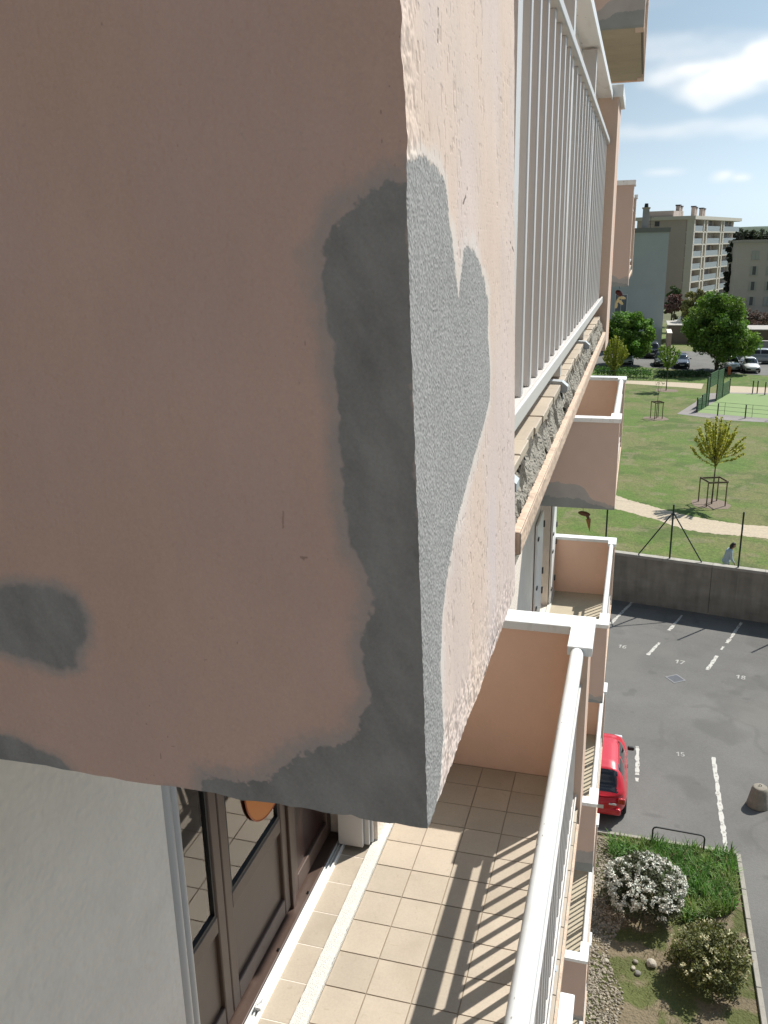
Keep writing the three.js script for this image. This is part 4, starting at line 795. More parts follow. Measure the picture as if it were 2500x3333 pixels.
function car(label, x, y, z, turn, col, o = {}) {  // local front is -z
  const L = o.L || 3.75, W = o.W || 1.68, H = o.H || 1.48, belt = o.belt || 0.93;
  const t = thing(o.name || 'parked_car', label, 'car', x, y, z, turn, o.group);
  const paintM = new THREE.MeshPhysicalMaterial({ color: lin(...col), roughness: 0.35, clearcoat: 0.8, clearcoatRoughness: 0.06, metalness: o.metal || 0 });
  const top = o.top || [[0, 0.66], [0.015, 0.80], [0.06, belt], [0.6, belt + 0.01], [0.74, belt - 0.02], [0.92, belt - 0.14], [0.98, belt - 0.26], [1, 0.52]];
  const bot = [[0, 0.46], [0.03, 0.30], [0.12, 0.22], [0.88, 0.20], [0.97, 0.26], [1, 0.44]];
  const NS = 46, NV = 40, ring = [];
  for (let i = 0; i <= NS; i++) {
    const s = 0.5 - 0.5 * Math.cos(Math.PI * i / NS), e = Math.abs(2 * s - 1), w = W / 2 * Math.pow(Math.max(0.0, 1 - Math.pow(e, 7)), 0.34), tp = interp(top, s), bt = interp(bot, s), row = [];
    for (let j = 0; j <= NV; j++) { const a = j / NV * 2 * Math.PI, c = Math.cos(a), q = Math.sin(a); row.push(new THREE.Vector3(w * Math.sign(c) * Math.pow(Math.abs(c), 0.42) * (q > 0 ? 1 - 0.10 * q : 1), (tp + bt) / 2 + (tp - bt) / 2 * Math.sign(q) * Math.pow(Math.abs(q), 0.5), L / 2 - L * s)); }
    ring.push(row);
  }
  const vert = (R, i, j, closed) => { const a = R[Math.min(i + 1, R.length - 1)][j].clone().sub(R[Math.max(i - 1, 0)][j]), m = R[0].length - 1, j0 = closed ? (j - 1 + m) % m : Math.max(j - 1, 0), j1 = closed ? (j + 1) % m : Math.min(j + 1, m), b = R[i][j1].clone().sub(R[i][j0]); const n = b.cross(a).normalize(); return { p: R[i][j].toArray(), n: n.toArray() }; };
  const cells = []; for (let i = 0; i < NS; i++) for (let j = 0; j < NV; j++) cells.push([vert(ring, i, j, true), vert(ring, i, j + 1, true), vert(ring, i + 1, j, true), vert(ring, i + 1, j + 1, true)]);
  mesh('body', quads(cells), paintM, t);
  // cabin: one shell cut into paint and glass
  const roof = o.roof || [[0.015, belt - 0.06], [0.05, belt + 0.08], [0.16, H - 0.06], [0.24, H], [0.48, H + 0.01], [0.56, H - 0.03], [0.74, belt - 0.03]];
  const s0 = roof[0][0], s1 = roof[roof.length - 1][0], C = [], NC = 60, NW = 36;
  const cab = (s, v) => { const h = Math.max(0.02, interp(roof, s) - belt + 0.06), a = v * Math.PI, c = Math.cos(a), q = Math.sin(a), y2 = Math.pow(q, 0.55), wb = W / 2 * 0.93 * Math.pow(Math.max(0.02, 1 - Math.pow(Math.abs((s - (s0 + s1) / 2) / (s1 - s0) * 2), 9)), 0.3); return new THREE.Vector3(wb * Math.sign(c) * Math.pow(Math.abs(c), 0.34) * (1 - 0.20 * y2 * (h / (H - belt))), belt - 0.06 + h * y2, L / 2 - L * s); };
  for (let i = 0; i <= NC; i++) { const row = []; for (let j = 0; j <= NW; j++) row.push(cab(s0 + (s1 - s0) * i / NC, j / NW)); C.push(row); }
  const sets = { cabin: [], rear_window: [], windscreen: [], side_window: [], side_window2: [] };
  const rs = o.rear || [0.045, 0.15], ws = o.wind || [0.57, 0.72], pil = o.pillars || [0.17, 0.345, 0.365, 0.60];
  for (let i = 0; i < NC; i++) for (let j = 0; j < NW; j++) {
    const s = s0 + (s1 - s0) * (i + 0.5) / NC, p = C[i][j], d = [vert(C, i, j), vert(C, i, j + 1), vert(C, i + 1, j), vert(C, i + 1, j + 1)], xf = Math.abs(p.x) / (W / 2), hf = (p.y - belt) / (H - belt);
    let k = 'cabin';
    if (s > rs[0] && s < rs[1] && xf < 0.66) k = 'rear_window';
    else if (s > ws[0] && s < ws[1] && xf < 0.74) k = 'windscreen';
    else if (xf > 0.66 && hf > 0.03 && hf < 0.80 && ((s > pil[0] && s < pil[1]) || (s > pil[2] && s < pil[3])) && hf < (interp(roof, s) - belt) / (H - belt) - 0.14) k = p.x > 0 ? 'side_window' : 'side_window2';
    sets[k].push(d);
  }
  for (const k of Object.keys(sets)) if (sets[k].length) mesh(k.replace('2', ''), quads(sets[k]), k === 'cabin' ? paintM : carGlass, t);
  for (const sx of [-1, 1]) {
    for (const zz of [L * 0.31, -L * 0.33]) {
      const w = grp('wheel', t, sx * (W / 2 - 0.085), 0.29, zz);
      const ty = new THREE.TorusGeometry(0.215, 0.078, 10, 24); ty.rotateY(Math.PI / 2); mesh('tyre', nonIdx(ty), tyreMat, w);
      const ri = new THREE.CylinderGeometry(0.17, 0.17, 0.10, 18); ri.rotateZ(Math.PI / 2); mesh('rim', nonIdx(ri), rimMat, w);
    }
    const lampZ = L / 2 - 0.045 - 0.055; mesh('tail_light', new RoundedBoxGeometry(0.20, 0.17, 0.10, 2, 0.04).translate(sx * W * 0.40, 0.76, lampZ), tailMat, t);
    mesh('headlight', new RoundedBoxGeometry(0.26, 0.12, 0.14, 2, 0.05).translate(sx * W * 0.34, 0.60, -L / 2 + 0.10), lampMat, t);
    mesh('mirror', new RoundedBoxGeometry(0.19, 0.12, 0.10, 2, 0.04).translate(sx * (W / 2 + 0.075), belt + 0.05, -L * 0.155), o.mirror ? M.black : paintM, t);
    mesh('door_handle', new RoundedBoxGeometry(0.02, 0.025, 0.14, 1, 0.008).translate(sx * (W / 2 - 0.004), belt - 0.14, L * 0.02), M.black, t);
    if (o.strips) { const pts = []; for (let i = 0; i <= 10; i++) { const s = mix(0.20, 0.50, i / 10), v = sx > 0 ? 0.24 : 0.76, c = cab(s, v); pts.push(new THREE.Vector3(c.x, c.y + 0.004, c.z)); } mesh('roof_strip', nonIdx(new THREE.TubeGeometry(new THREE.CatmullRomCurve3(pts), 20, 0.012, 5)), std([0.12, 0.08, 0.08], 0.6), t); }
  }
  mesh('rear_bumper', new RoundedBoxGeometry(W * 0.80, 0.19, 0.16, 3, 0.06).translate(0, 0.44, L / 2 - 0.085), o.bumper ? paintM : M.black, t);
  mesh('front_bumper', new RoundedBoxGeometry(W * 0.80, 0.19, 0.16, 3, 0.06).translate(0, 0.44, -L / 2 + 0.085), o.bumper ? paintM : M.black, t);
  mesh('number_plate', new RoundedBoxGeometry(0.46, 0.11, 0.012, 1, 0.004).translate(0, 0.60, L / 2 + 0.002), plateMat, t);
  mesh('number_plate', new RoundedBoxGeometry(0.46, 0.11, 0.012, 1, 0.004).translate(0, 0.44, -L / 2 - 0.004), plateMat, t);
  mesh('underbody', B(-W / 2 + 0.12, W / 2 - 0.12, 0.17, 0.30, -L / 2 + 0.3, L / 2 - 0.3), M.black, t);
  if (o.reverse) mesh('reversing_light', new RoundedBoxGeometry(0.20, 0.055, 0.02, 1, 0.01).translate(W * 0.27, 0.70, L / 2 - 0.012), lampMat, t);
  return t;
}
car('bright red hatchback parked beside the planting bed with its rear to the kerb', -0.36, 0, -22.6, 0.02, [0.50, 0.008, 0.022], { L: 3.72, W: 1.70, H: 1.50, strips: true, mirror: true, bumper: true, reverse: true });
{
  const put = (label, px, py, turn, col, o) => { const p = onY(px, py, LAWN + 0.02); return car(label, p.x, LAWN + 0.012, p.z, turn, col, { group: 'cars in the far parking', ...o }); };
  put('white hatchback facing the green court right of the orange panel', 2438, 1208, Math.PI + 0.1, [0.62, 0.63, 0.63]);
  put('white car half hidden under the large dense tree', 2377, 1203, Math.PI + 0.05, [0.60, 0.61, 0.62]);
  put('silver people carrier parked sideways beyond the white hatchback', 2490, 1182, -Math.PI / 2, [0.34, 0.37, 0.39], { L: 4.5, H: 1.68, belt: 1.0, metal: 0.3 });
  put('dark navy saloon facing the strip of grass', 2217, 1193, Math.PI, [0.012, 0.015, 0.035], { L: 4.2, H: 1.42 });
  put('dark grey estate car behind the slender young tree', 2153, 1187, Math.PI, [0.06, 0.065, 0.07], { L: 4.3 });
  put('black van parked at the back beside the gable', 2122, 1160, 0.0, [0.010, 0.011, 0.022], { L: 4.6, H: 1.85, W: 1.85, belt: 1.05 });
  put('white and grey car beside the round green tree', 2038, 1182, Math.PI, [0.55, 0.56, 0.57], {});
  put('dark hatchback in the row behind the round green tree', 2064, 1156, 0.0, [0.02, 0.02, 0.024], {});
  const pw = onY(2228, 1064, LAWN); car('white van far behind beside the plum tree', pw.x, LAWN, pw.z, 1.2, [0.62, 0.64, 0.64], { L: 4.8, H: 2.1, W: 1.9, belt: 1.15, group: 'cars in the far parking' });
}

// ================================================================= COURT FENCE AND POSTS
{
  const slat = mottle([0.035, 0.105, 0.035], 0.1, 1, 5, 0.6);
  const f = thing('court_fence', 'green slatted court fence with an open goal gap in its middle', 'fence');
  const A = onY(2267, 1343, LAWN), E = onY(2373, 1281, LAWN), at = t => new THREE.Vector3().lerpVectors(A, E, t);
  // px of the panel ends along the base line -> fraction
  const seg = [[0, 0.135, 0.05, 1.2], [0.135, 0.255, 0.05, 1.25], [0.255, 0.33, 0.05, 2.6], [0.33, 0.57, 1.55, 2.75], [0.57, 0.76, 0.05, 2.75], [0.76, 1.0, 0.05, 1.35]];
  const ts = [0, 0.135, 0.255, 0.33, 0.57, 0.76, 1], hs = [1.25, 1.25, 2.6, 2.75, 2.8, 2.8, 1.4];
  ts.forEach((q, i) => { const p = at(q); mesh('post', B(p.x - 0.045, p.x + 0.045, LAWN, LAWN + hs[i], p.z - 0.045, p.z + 0.045), M.black, f); });
  for (const [a, b, y0, y1] of seg) for (let y = y0; y < y1 - 0.1; y += 0.155) { const p = at(a), q = at(b), g = B(-p.distanceTo(q) / 2 + 0.05, p.distanceTo(q) / 2 - 0.05, 0, 0.118, -0.02, 0.02); const m = mesh('slat', g, slat, f); m.position.set((p.x + q.x) / 2, LAWN + y, (p.z + q.z) / 2); m.rotation.y = -Math.atan2(q.z - p.z, q.x - p.x); }
  for (const [x, y, h, lab] of [[2335, 1356, 1.05, 'short dark post at the near edge of the ball court'], [2425, 1362, 1.05, 'short dark post at the near edge of the ball court'], [2510, 1368, 1.05, 'short dark post at the near edge of the ball court'], [2449, 1281, 1.15, 'dark post at the far edge of the ball court'], [2464, 1281, 1.15, 'dark post at the far edge of the ball court'], [2489, 1286, 1.15, 'dark post at the far edge of the ball court']]) {
    const p = onY(x, y, LAWN); const t = thing('court_post', lab, 'post', p.x, LAWN, p.z, 0, lab.includes('near') ? 'posts along the near court edge' : 'posts along the far court edge');
    mesh('shaft', B(-0.045, 0.045, 0, h, -0.045, 0.045, 0.01), M.black, t); mesh('post_cap', B(-0.055, 0.055, h, h + 0.03, -0.055, 0.055, 0.008), M.black, t);
  }
  const n0 = onY(2267, 1343, LAWN), n1 = onY(2640, 1376, LAWN);
  const r = thing('court_rail', 'thin wire rails along the near edge of the ball court', 'rail');
  for (const y of [0.35, 0.68, 1.0]) mesh('wire', bar([n0.x, LAWN + y, n0.z], [n1.x, LAWN + y, n1.z], 0.012, 0.012, 5), M.postGreen, r);
  for (let i = 0; i <= 4; i++) { const p = n0.clone().lerp(n1, i / 4 * 0.98 + 0.01); mesh('stanchion', bar([p.x, LAWN, p.z], [p.x, LAWN + 1.02, p.z], 0.016, 0.016, 5), M.postGreen, r); }
  const o = onY(2372, 1224, LAWN), ob = thing('play_panel', 'small upright orange panel behind the green court fence', 'panel', o.x, LAWN, o.z, 0.2);
  mesh('board', B(-0.16, 0.16, 0.12, 1.0, -0.04, 0.04, 0.02), std([0.50, 0.13, 0.05], 0.6), ob); mesh('leg', B(-0.13, -0.07, 0, 0.12, -0.03, 0.03), M.black, ob); mesh('leg', B(0.07, 0.13, 0, 0.12, -0.03, 0.03), M.black, ob);
}

// ================================================================= FAR BUILDINGS
{
  // blue-grey gable
  const G = onZ(2180, 740, -122), gx = G.x, topY = G.y;
  const t = thing('gable_building', 'blue-grey rendered end wall of a flat-roofed building with one chimney', 'building', gx - 7, LAWN, -122);
  const gm = mottle([0.53, 0.57, 0.58], 0.06, 8, 6, 0.95);
  const h = topY - LAWN;
  mesh('wall', B(-9, 7, 0, h - 0.55, 0, -34), gm, t); mesh('roof_edge', B(-9.15, 7.15, h - 0.55, h, 0.15, -34.15), mottle([0.24, 0.24, 0.23], 0.05, 3, 5), t);
  const cb = onZ(2100, 738, -126), ct = onZ(2100, 672, -126); const ch = grp('chimney', t, cb.x - gx + 7, h, -4);
  const chh = ct.y - topY; mesh('stack', B(-0.42, 0.42, 0, chh - 0.3, -0.42, 0.42), mottle([0.34, 0.34, 0.33], 0.08, 2, 5), ch); mesh('cap', B(-0.52, 0.52, chh - 0.3, chh - 0.12, -0.52, 0.52), M.soffit, ch); mesh('cowl', (() => { const q = new THREE.CylinderGeometry(0.22, 0.28, 0.5, 12); q.translate(0, chh + 0.12, 0); return nonIdx(q); })(), M.black, ch);
  const an = onZ(2117, 738, -126); const ag = grp('aerial', t, an.x - gx + 7, h, -4);
  mesh('mast', bar([0, 0, 0], [0, 1.5, 0], 0.03), M.black, ag); for (const y of [0.5, 0.9, 1.3]) mesh('rod', bar([-0.4, y, 0], [0.4, y, 0], 0.02), M.black, ag);
  for (const [px, py0, py1] of [[2021, 960, 1024]]) { const a = onZ(px - 16, py0, -121.98), b = onZ(px + 16, py1, -121.98); const w = grp('window', t); const X = v => v - gx + 7, Y = v => v - LAWN; mesh('frame', B(X(a.x) - 0.1, X(b.x) + 0.1, Y(b.y) - 0.1, Y(a.y) + 0.1, 0.02, 0.06), M.white, w); mesh('sill', B(X(a.x) - 0.15, X(b.x) + 0.15, Y(b.y) - 0.25, Y(b.y) - 0.1, 0.02, 0.2), M.soffit, w); for (const s of [0, 1]) mesh('pane', B(mix(X(a.x), X(b.x), s * 0.52), mix(X(a.x), X(b.x), 0.48 + s * 0.52), Y(b.y), Y(a.y), 0.061, 0.07), mottle([0.16, 0.18, 0.22], 0.05, 2, 4, 0.2), w); }
  const sp = onZ(2166, 1085, -121.5);
  const ws = thing('side_wall', 'short pale stepped wall at the foot of the blue-grey gable', 'wall', sp.x + 0.3, LAWN, -119);
  mesh('wall', B(-0.15, 0.35, 0, 2.4, 2, -3), M.cream, ws); mesh('wall_cap', B(-0.2, 0.4, 2.4, 2.5, 2.05, -3.05), M.wall, ws);
}
{
  // tower with balconies
  const a = onZ(2262, 700, -200);                     // near corner at the roof line
  const ang = Math.atan2(37, 12.3);
  const t = thing('apartment_tower', 'seven-storey beige apartment tower with rows of balconies on its sunlit side', 'building', a.x, LAWN, -200, ang);
  // local +x runs along the balcony side, local +z points away from it (outwards is +z after the turn)
  const h = a.y - LAWN, fl = h / 7.3, Ln = 39, Dp = 12, wm = mottle([0.47, 0.40, 0.36], 0.05, 6, 5, 0.95), sl = mottle([0.60, 0.565, 0.50], 0.05, 4, 5, 0.9), dk = std([0.06, 0.06, 0.065], 0.5), gl = std([0.30, 0.34, 0.37], 0.4), blind = std([0.42, 0.40, 0.36], 0.8), blind2 = std([0.20, 0.19, 0.18], 0.7), awn = std([0.34, 0.13, 0.07], 0.8);
  mesh('wall', B(0, Ln, 0, h - 0.8, -1.6, -Dp), wm, t);
  mesh('roof', B(-0.4, Ln + 0.3, h - 0.8, h - 0.1, 0.3, -Dp - 0.3), sl, t);
  mesh('roof_house', B(2, 9, h - 0.1, h + 1.1, -5, -Dp + 1), wm, t);
  for (const [x, z, hh] of [[6, -5, 2.4], [7.5, -5, 2.2], [14, -4, 2.3], [15.2, -4, 2.1], [24, -5, 2.2], [25.5, -5, 2.1]]) { const c = grp('chimney', t); mesh('stack', B(x, x + 0.8, h - 0.1, h + hh - 0.3, z, z - 0.8), wm, c); mesh('cap', B(x - 0.1, x + 0.9, h + hh - 0.3, h + hh, z + 0.1, z - 0.9), dk, c); }
  for (let k = 0; k < 7; k++) {
    const y = k * fl + 0.3;
    const b = grp('balcony_row', t);
    mesh('slab', B(0, Ln, y + fl - 0.42, y + fl - 0.14, 0, -1.6), sl, b);
    mesh('back_wall', B(0.05, Ln, y, y + fl - 0.42, -1.45, -1.58), wm, b);
    for (const [x0, x1] of [[0.6, 6.6], [10.4, 20.6], [24.5, 38.5]]) {
      mesh('parapet', B(x0 - 0.4, x1 + 0.2, y - 0.14, y + 0.95, -0.02, -0.10), gl, b);
      for (let x = x0 + 0.4; x + 1.8 < x1; x += 3.2) { const w = (k * 5 + Math.round(x * 3)) % 4; mesh('window', B(x, x + 1.9, y + 0.15, y + 2.15, -1.40, -1.44), w === 1 ? blind : w === 2 ? blind2 : dk, b); if (w === 3 && k % 2) mesh('awning', B(x - 0.3, x + 2.4, y + 2.0, y + 2.08, -0.1, -1.38), k % 3 ? blind : awn, b); }
    }
    for (const x of [0.0, 7.2, 9.6, 21.4, 23.6]) mesh('pillar', B(x, x + 0.75, y - 0.14, y + fl - 0.42, 0.05, -1.42), sl, b);
    if (k > 0) { const w = grp('window', t); mesh('frame', B(-0.05, -0.01, y + 1.0, y + 2.0, -8.2, -7.2), dk, w); mesh('sill', B(-0.15, 0.0, y + 0.9, y + 0.99, -8.3, -7.1), wm, w); }
  }
}
{
  // grey block at the right
  const a = onZ(2403, 782, -178), t = thing('housing_block', 'low grey-beige housing block with shuttered windows in regular rows', 'building', a.x, LAWN, -178, 0.04);
  const h = a.y - LAWN, wm = mottle([0.54, 0.485, 0.45], 0.05, 6, 5, 0.95), wt = std([0.42, 0.42, 0.40], 0.7), dk = std([0.10, 0.10, 0.11], 0.3);
  mesh('wall', B(0, 46, 0, h - 0.5, 0, -12), wm, t); mesh('roof_edge', B(-0.2, 46.2, h - 0.5, h, 0.25, -12.2), mottle([0.4, 0.37, 0.33], 0.05, 3, 5), t);
  for (let r = 0; r < 5; r++) for (let c = 0; c < 14; c++) {
    const x = 2.6 + c * 2.75, y = h - 3.4 - r * 2.72; if (y < 0.3) continue;
    const w = grp('window', t); mesh('frame', B(x, x + 1.25, y, y + 1.5, 0.0, 0.05), dk, w); mesh('sill', B(x - 0.1, x + 1.35, y - 0.1, y - 0.005, 0, 0.16), wt, w);
    const open = (r * 7 + c * 3) % 4; for (const s of [0, 1]) mesh('shutter', open ? B(x + (s ? 0.93 : -0.02), x + (s ? 1.27 : 0.32), y, y + 1.5, 0.051, 0.09) : B(x + s * 0.64, x + 0.61 + s * 0.64, y, y + 1.5, 0.051, 0.09), wt, w);
  }
  mesh('downpipe', bar([8.7, 0, 0.12], [8.7, h - 0.4, 0.12], 0.07, 0.07, 6), wt, t);
}
{
  // low terraces and sheds behind the parked cars
  const low = (label, x0, x1, yb, yt, z, col, d, cat = 'wall', name = 'terrace_wall') => { const a = onZ(x0, yb, z), b = onZ(x1, yt, z); const hh = b.y - LAWN; const t = thing(name, label, cat, a.x, LAWN, z); const m = mottle(col, 0.08, 3, 5, 0.95); const n = Math.max(1, Math.round((b.x - a.x) / 5)); for (let i = 0; i < n; i++) mesh('wall_panel', B((b.x - a.x) * i / n + 0.01, (b.x - a.x) * (i + 1) / n - 0.01, 0, hh - 0.12, 0, -d), m, t); mesh('coping', B(-0.1, b.x - a.x + 0.1, hh - 0.12, hh, 0.1, -d - 0.1), mottle([0.36, 0.34, 0.31], 0.05, 3, 5), t); return t; };
  low('long low grey wall behind the silver people carrier', 2400, 2760, 1150, 1112, -112, [0.33, 0.33, 0.31], 0.4);
  low('brown retaining terrace below the reddish shrub row', 2395, 2800, 1110, 1074, -124, [0.17, 0.135, 0.105], 6);
  low('low brown flat-roofed shed between the gable and the large tree', 2172, 2290, 1100, 1058, -128, [0.14, 0.115, 0.095], 7, 'shed', 'garage_shed');
}
{
  // far hills
  const pos = [], ix = [], n = 80;
  for (let i = 0; i <= n; i++) { const a = mix(-0.7, 1.2, i / n), R = 5200, x = Math.sin(a) * R, z = -Math.cos(a) * R, hgt = 38 + 46 * fbm(i * 0.18, 3, 4); pos.push(x, -20, z, x * 1.05, hgt, z * 1.05, x * 1.25, hgt * 1.3, z * 1.25); }
  for (let i = 0; i < n; i++) for (const k of [0, 1]) { const q = i * 3 + k, r = q + 3; ix.push(q, r, q + 1, q + 1, r, r + 1); }
  const g = new THREE.BufferGeometry(); g.setAttribute('position', new THREE.Float32BufferAttribute(pos, 3)); g.setIndex(ix); g.computeVertexNormals(); structure('hills', uvm(nonIdx(g)), mottle([0.05, 0.075, 0.045], 0.2, 300, 6, 1));
}

// ================================================================= SMALL THINGS ON THE BUILDING
{
  // wooden hanging ornament under the far balcony
  const p = onZ(2016, 940, -11.2), t = thing('hanging_ornament', 'wooden hanging ornament with pale yellow wings under a dark red body', 'ornament', p.x, p.y, p.z);
  const soff = floorY(0) - 0.15;
  mesh('cord', bar([0, 0, 0], [0, soff - p.y, 0], 0.0025, 0.0025, 5), M.black, t);
  const s = pxm(p, 1); const red = std([0.075, 0.006, 0.004], 0.4), yel = std([0.66, 0.56, 0.30], 0.7);
  mesh('body', (() => { const q = new THREE.SphereGeometry(1, 16, 12); q.scale(13 * s, 9 * s, 8 * s); q.rotateZ(-0.6); q.translate(0.0, -14 * s, 0); return nonIdx(q); })(), red, t);
  const wing = (ang, len, wid, dx, dy) => { const q = new THREE.SphereGeometry(1, 14, 10); q.scale(wid * s, len * s, 0.9 * s); q.translate(0, -len * s * 0.9, 0); q.rotateZ(ang); q.translate(dx * s, dy * s, 6 * s); return nonIdx(q); };
  mesh('wing', wing(1.42, 11.5, 4.2, 1, -27), yel, t); mesh('wing', wing(0.85, 11, 4.6, -1, -36), yel, t); mesh('wing', wing(-0.12, 8.5, 4.6, -6, -46), yel, t); mesh('spine', wing(-0.42, 15, 4, 2, -26), yel, t);
}
{
  const p = onZ(1898, 1664, -10.9), t = thing('hanging_ornament', 'brown wooden hanging ornament with a long pointed tail', 'ornament', p.x, p.y, p.z), s = pxm(p, 1);
  const soff = floorY(1) - 0.15, br = std([0.10, 0.042, 0.014], 0.6), ob = std([0.23, 0.11, 0.03], 0.6);
  mesh('cord', bar([0, 0, 0], [0, soff - p.y, 0], 0.0025, 0.0025, 5), M.black, t);
  mesh('body', (() => { const q = new THREE.SphereGeometry(1, 16, 10); q.scale(20 * s, 8 * s, 7 * s); q.rotateZ(-0.15); q.translate(4 * s, -8 * s, 0); return nonIdx(q); })(), br, t);
  mesh('neck', bar([12 * s, -10 * s, 0], [19 * s, -26 * s, 0], 6 * s, 4 * s, 8), br, t);
  mesh('tail', (() => { const q = new THREE.ConeGeometry(8.5 * s, 46 * s, 10); q.rotateZ(Math.PI + 0.14); q.scale(1, 1, 0.35); q.translate(21 * s, -48 * s, 0); return nonIdx(q); })(), ob, t);
}
{
  const t = thing('teal_bucket', 'small teal bucket standing on a lower far balcony floor', 'bucket', -0.42, floorY(4) , -11.3);
  mesh('pail', (() => { const q = new THREE.CylinderGeometry(0.14, 0.11, 0.24, 16, 1, true); q.translate(0, 0.12, 0); return nonIdx(q); })(), std([0.10, 0.26, 0.27], 0.5, { side: THREE.DoubleSide }), t);
  mesh('base', (() => { const q = new THREE.CylinderGeometry(0.11, 0.11, 0.01, 16); q.translate(0, 0.006, 0); return nonIdx(q); })(), std([0.10, 0.26, 0.27], 0.5), t);
}
{
  // round orange dish hanging in front of the door glass; only its lower rim shows below the panel
  const v = ray(884, 2640), s = -1.404 / v.x, R = 0.24;
  const t = thing('orange_dish', 'round orange dish hanging against the glass of the French window', 'dish', -1.4145, CAMY + v.y * s + R, v.z * s);
  const prof = [[0, 0], [0.82, 0.012], [0.95, 0.02], [1, 0.03], [0.96, 0.035], [0.80, 0.025], [0, 0.02]].map(q => new THREE.Vector2(q[0] * R, q[1] * R));
  mesh('plate', nonIdx(new THREE.LatheGeometry(prof, 40).rotateZ(-Math.PI / 2)), std([0.62, 0.19, 0.03], 0.45), t);
  mesh('rim', nonIdx(new THREE.TorusGeometry(R * 0.985, 0.004, 8, 48).rotateY(Math.PI / 2).translate(0.007, 0, 0)), std([0.40, 0.08, 0.015], 0.4), t);
  mesh('cord', bar([0.004, R * 0.98, 0], [0.0, R + 0.22, 0], 0.002, 0.002, 5), M.black, t); mesh('hook', new RoundedBoxGeometry(0.012, 0.03, 0.03, 1, 0.004).translate(0.005, R + 0.225, 0), M.white, t);
}

// ================================================================= PERSON behind the wall
function blobMesh(bones, cell, k = 0.05) {          // tapered capsules joined by a smooth minimum
  const lo = new THREE.Vector3(1e9, 1e9, 1e9), hi = lo.clone().negate();
  for (const [a, b, ra, rb] of bones) for (const [q, r] of [[a, ra], [b, rb]]) { lo.min(new THREE.Vector3(q[0] - r, q[1] - r, q[2] - r)); hi.max(new THREE.Vector3(q[0] + r, q[1] + r, q[2] + r)); }
  const size = Math.max(hi.x - lo.x, hi.y - lo.y, hi.z - lo.z) + 0.1, N = Math.min(120, Math.ceil(size / cell)), c = lo.clone().add(hi).multiplyScalar(0.5);
  const mc = new MarchingCubes(N, new THREE.MeshBasicMaterial(), false, false, 200000); mc.isolation = 0; mc.reset();
  const P = new THREE.Vector3();
  for (let z = 0; z < N; z++) for (let y = 0; y < N; y++) for (let x = 0; x < N; x++) {
    P.set((x - N / 2) / (N / 2), (y - N / 2) / (N / 2), (z - N / 2) / (N / 2)).multiplyScalar(size / 2).add(c);
    let s = 0;
    for (const [a, b, ra, rb] of bones) { const ex = b[0] - a[0], ey = b[1] - a[1], ez = b[2] - a[2], wx = P.x - a[0], wy = P.y - a[1], wz = P.z - a[2], t = clamp((wx * ex + wy * ey + wz * ez) / (ex * ex + ey * ey + ez * ez + 1e-9)); s += Math.exp(-(Math.hypot(wx - ex * t, wy - ey * t, wz - ez * t) - mix(ra, rb, t)) / (k * 0.25)); }
    mc.field[x + y * N + z * N * N] = k * 0.25 * Math.log(s + 1e-30);
  }
  mc.update(); const n = mc.count, pos = new Float32Array(mc.positionArray.slice(0, n * 3)), nor = new Float32Array(mc.normalArray.slice(0, n * 3));
  for (let i = 0; i < n; i++) { pos[3 * i] = pos[3 * i] * size / 2 + c.x; pos[3 * i + 1] = pos[3 * i + 1] * size / 2 + c.y; pos[3 * i + 2] = pos[3 * i + 2] * size / 2 + c.z; const l = Math.hypot(nor[3 * i], nor[3 * i + 1], nor[3 * i + 2]) || 1; for (let q = 0; q < 3; q++) nor[3 * i + q] /= l; }
  const g = new THREE.BufferGeometry(); g.setAttribute('position', new THREE.BufferAttribute(pos, 3)); g.setAttribute('normal', new THREE.BufferAttribute(nor, 3)); g.setAttribute('uv', new THREE.BufferAttribute(new Float32Array(n * 2), 2)); return g;
}
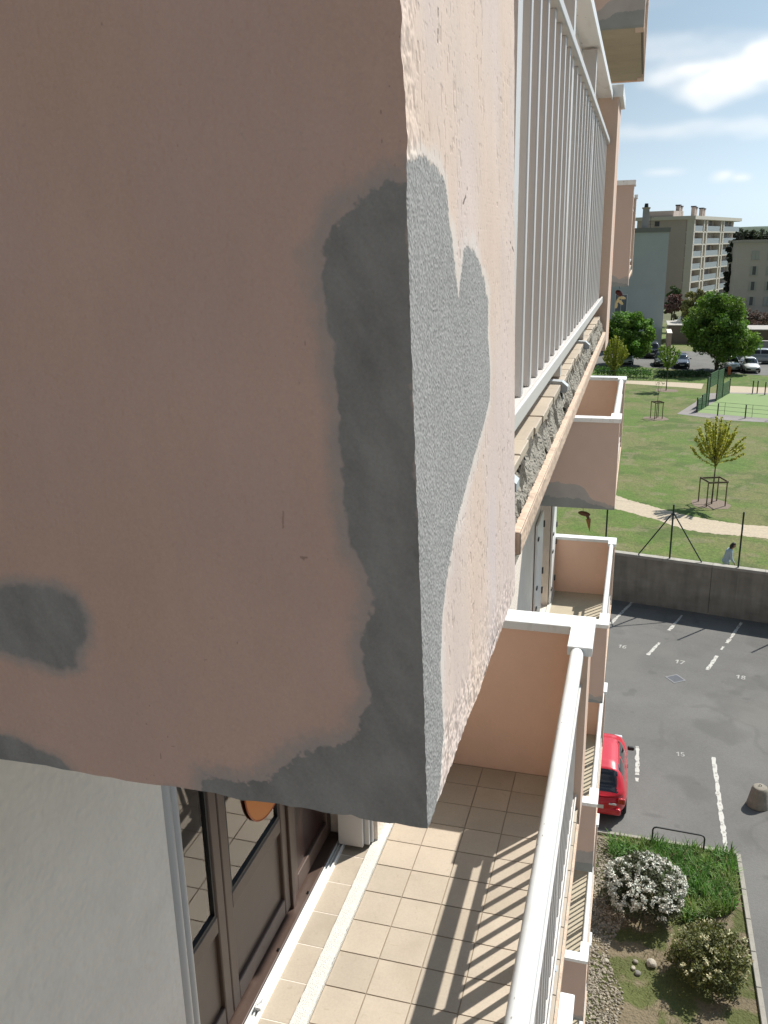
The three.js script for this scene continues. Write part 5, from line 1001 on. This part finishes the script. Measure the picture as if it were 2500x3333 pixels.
{
  const q = wallAt(4.45, 0.75), t = thing('person', 'person in a pale blue top walking bent forward behind the retaining wall', 'person', q[0], LAWN, q[1], 0.15);
  // local: faces +x (to the right of the picture), slightly bent
  const bones = [[[0.0, 0.78, -0.09], [0.04, 0.42, -0.09], 0.085, 0.058], [[0.04, 0.42, -0.09], [-0.06, 0.07, -0.09], 0.056, 0.04], [[0.0, 0.78, 0.09], [0.10, 0.42, 0.09], 0.085, 0.058], [[0.10, 0.42, 0.09], [0.08, 0.07, 0.09], 0.056, 0.04],
    [[-0.06, 0.05, -0.09], [0.10, 0.035, -0.10], 0.04, 0.03], [[0.08, 0.05, 0.09], [0.24, 0.035, 0.10], 0.04, 0.03],
    [[0, 0.80, -0.05], [0, 0.80, 0.05], 0.12, 0.12], [[0, 0.82, 0], [0.10, 1.16, 0], 0.12, 0.13], [[0.10, 1.20, -0.13], [0.10, 1.20, 0.13], 0.065, 0.065],
    [[0.12, 1.22, 0], [0.19, 1.34, 0], 0.05, 0.048], [[0.20, 1.39, 0], [0.235, 1.44, 0], 0.088, 0.092], [[0.29, 1.36, 0], [0.30, 1.40, 0], 0.03, 0.02]];
  for (const s of [-1, 1]) { bones.push([[0.11, 1.19, s * 0.17], [0.14, 0.93, s * 0.20], 0.05, 0.04], [[0.14, 0.93, s * 0.20], [0.27, 0.72, s * 0.18], 0.038, 0.028]); const hx = 0.28, hy = 0.70; for (let f = 0; f < 4; f++) bones.push([[hx, hy, s * 0.18 + (f - 1.5) * 0.017], [hx + 0.035, hy - 0.085 + Math.abs(f - 1.2) * 0.008, s * 0.18 + (f - 1.5) * 0.018], 0.011, 0.008]); bones.push([[hx, hy, s * 0.18], [hx + 0.05, hy - 0.03, s * (0.18 - 0.03)], 0.012, 0.009]); }
  const g = blobMesh(bones, 0.02, 0.035), p = g.attributes.position, col = new Float32Array(p.count * 3);
  for (let i = 0; i < p.count; i++) { const y = p.getY(i), c = y < 0.09 ? [0.05, 0.04, 0.04] : y < 0.84 && Math.abs(p.getZ(i)) < 0.16 && p.getX(i) < 0.2 ? [0.045, 0.05, 0.075] : [0.36, 0.22, 0.16]; col.set(c, i * 3); }
  g.setAttribute('color', new THREE.BufferAttribute(col, 3)); mesh('body', g, new THREE.MeshStandardMaterial({ vertexColors: true, roughness: 0.8 }), t);
  const top = [[[-0.01, 0.74, -0.06], [-0.01, 0.74, 0.06], 0.15, 0.15], [[0, 0.78, 0], [0.09, 1.15, 0], 0.145, 0.15], [[0.10, 1.205, -0.13], [0.10, 1.205, 0.13], 0.075, 0.075]];
  for (const s of [-1, 1]) top.push([[0.11, 1.19, s * 0.17], [0.14, 0.93, s * 0.20], 0.062, 0.052], [[0.14, 0.93, s * 0.20], [0.25, 0.75, s * 0.182], 0.05, 0.042]);
  mesh('top', blobMesh(top, 0.018, 0.04), std([0.40, 0.50, 0.56], 0.85), t);
  mesh('hair', blobMesh([[[0.18, 1.42, 0], [0.235, 1.475, 0], 0.085, 0.088], [[0.15, 1.40, 0], [0.11, 1.25, 0], 0.065, 0.045], [[0.16, 1.40, -0.05], [0.16, 1.40, 0.05], 0.06, 0.06]], 0.012, 0.03), std([0.022, 0.015, 0.012], 0.6), t);
  for (const s of [-1, 1]) { mesh('ear', (() => { const e = new THREE.SphereGeometry(1, 8, 6); e.scale(0.018, 0.028, 0.01); e.translate(0.225, 1.40, s * 0.092); return nonIdx(e); })(), std([0.34, 0.2, 0.15], 0.8), t); mesh('eye', (() => { const e = new THREE.SphereGeometry(0.011, 8, 6); e.translate(0.308, 1.415, s * 0.032); return nonIdx(e); })(), M.black, t); }
}
renderer.render(scene, camera);
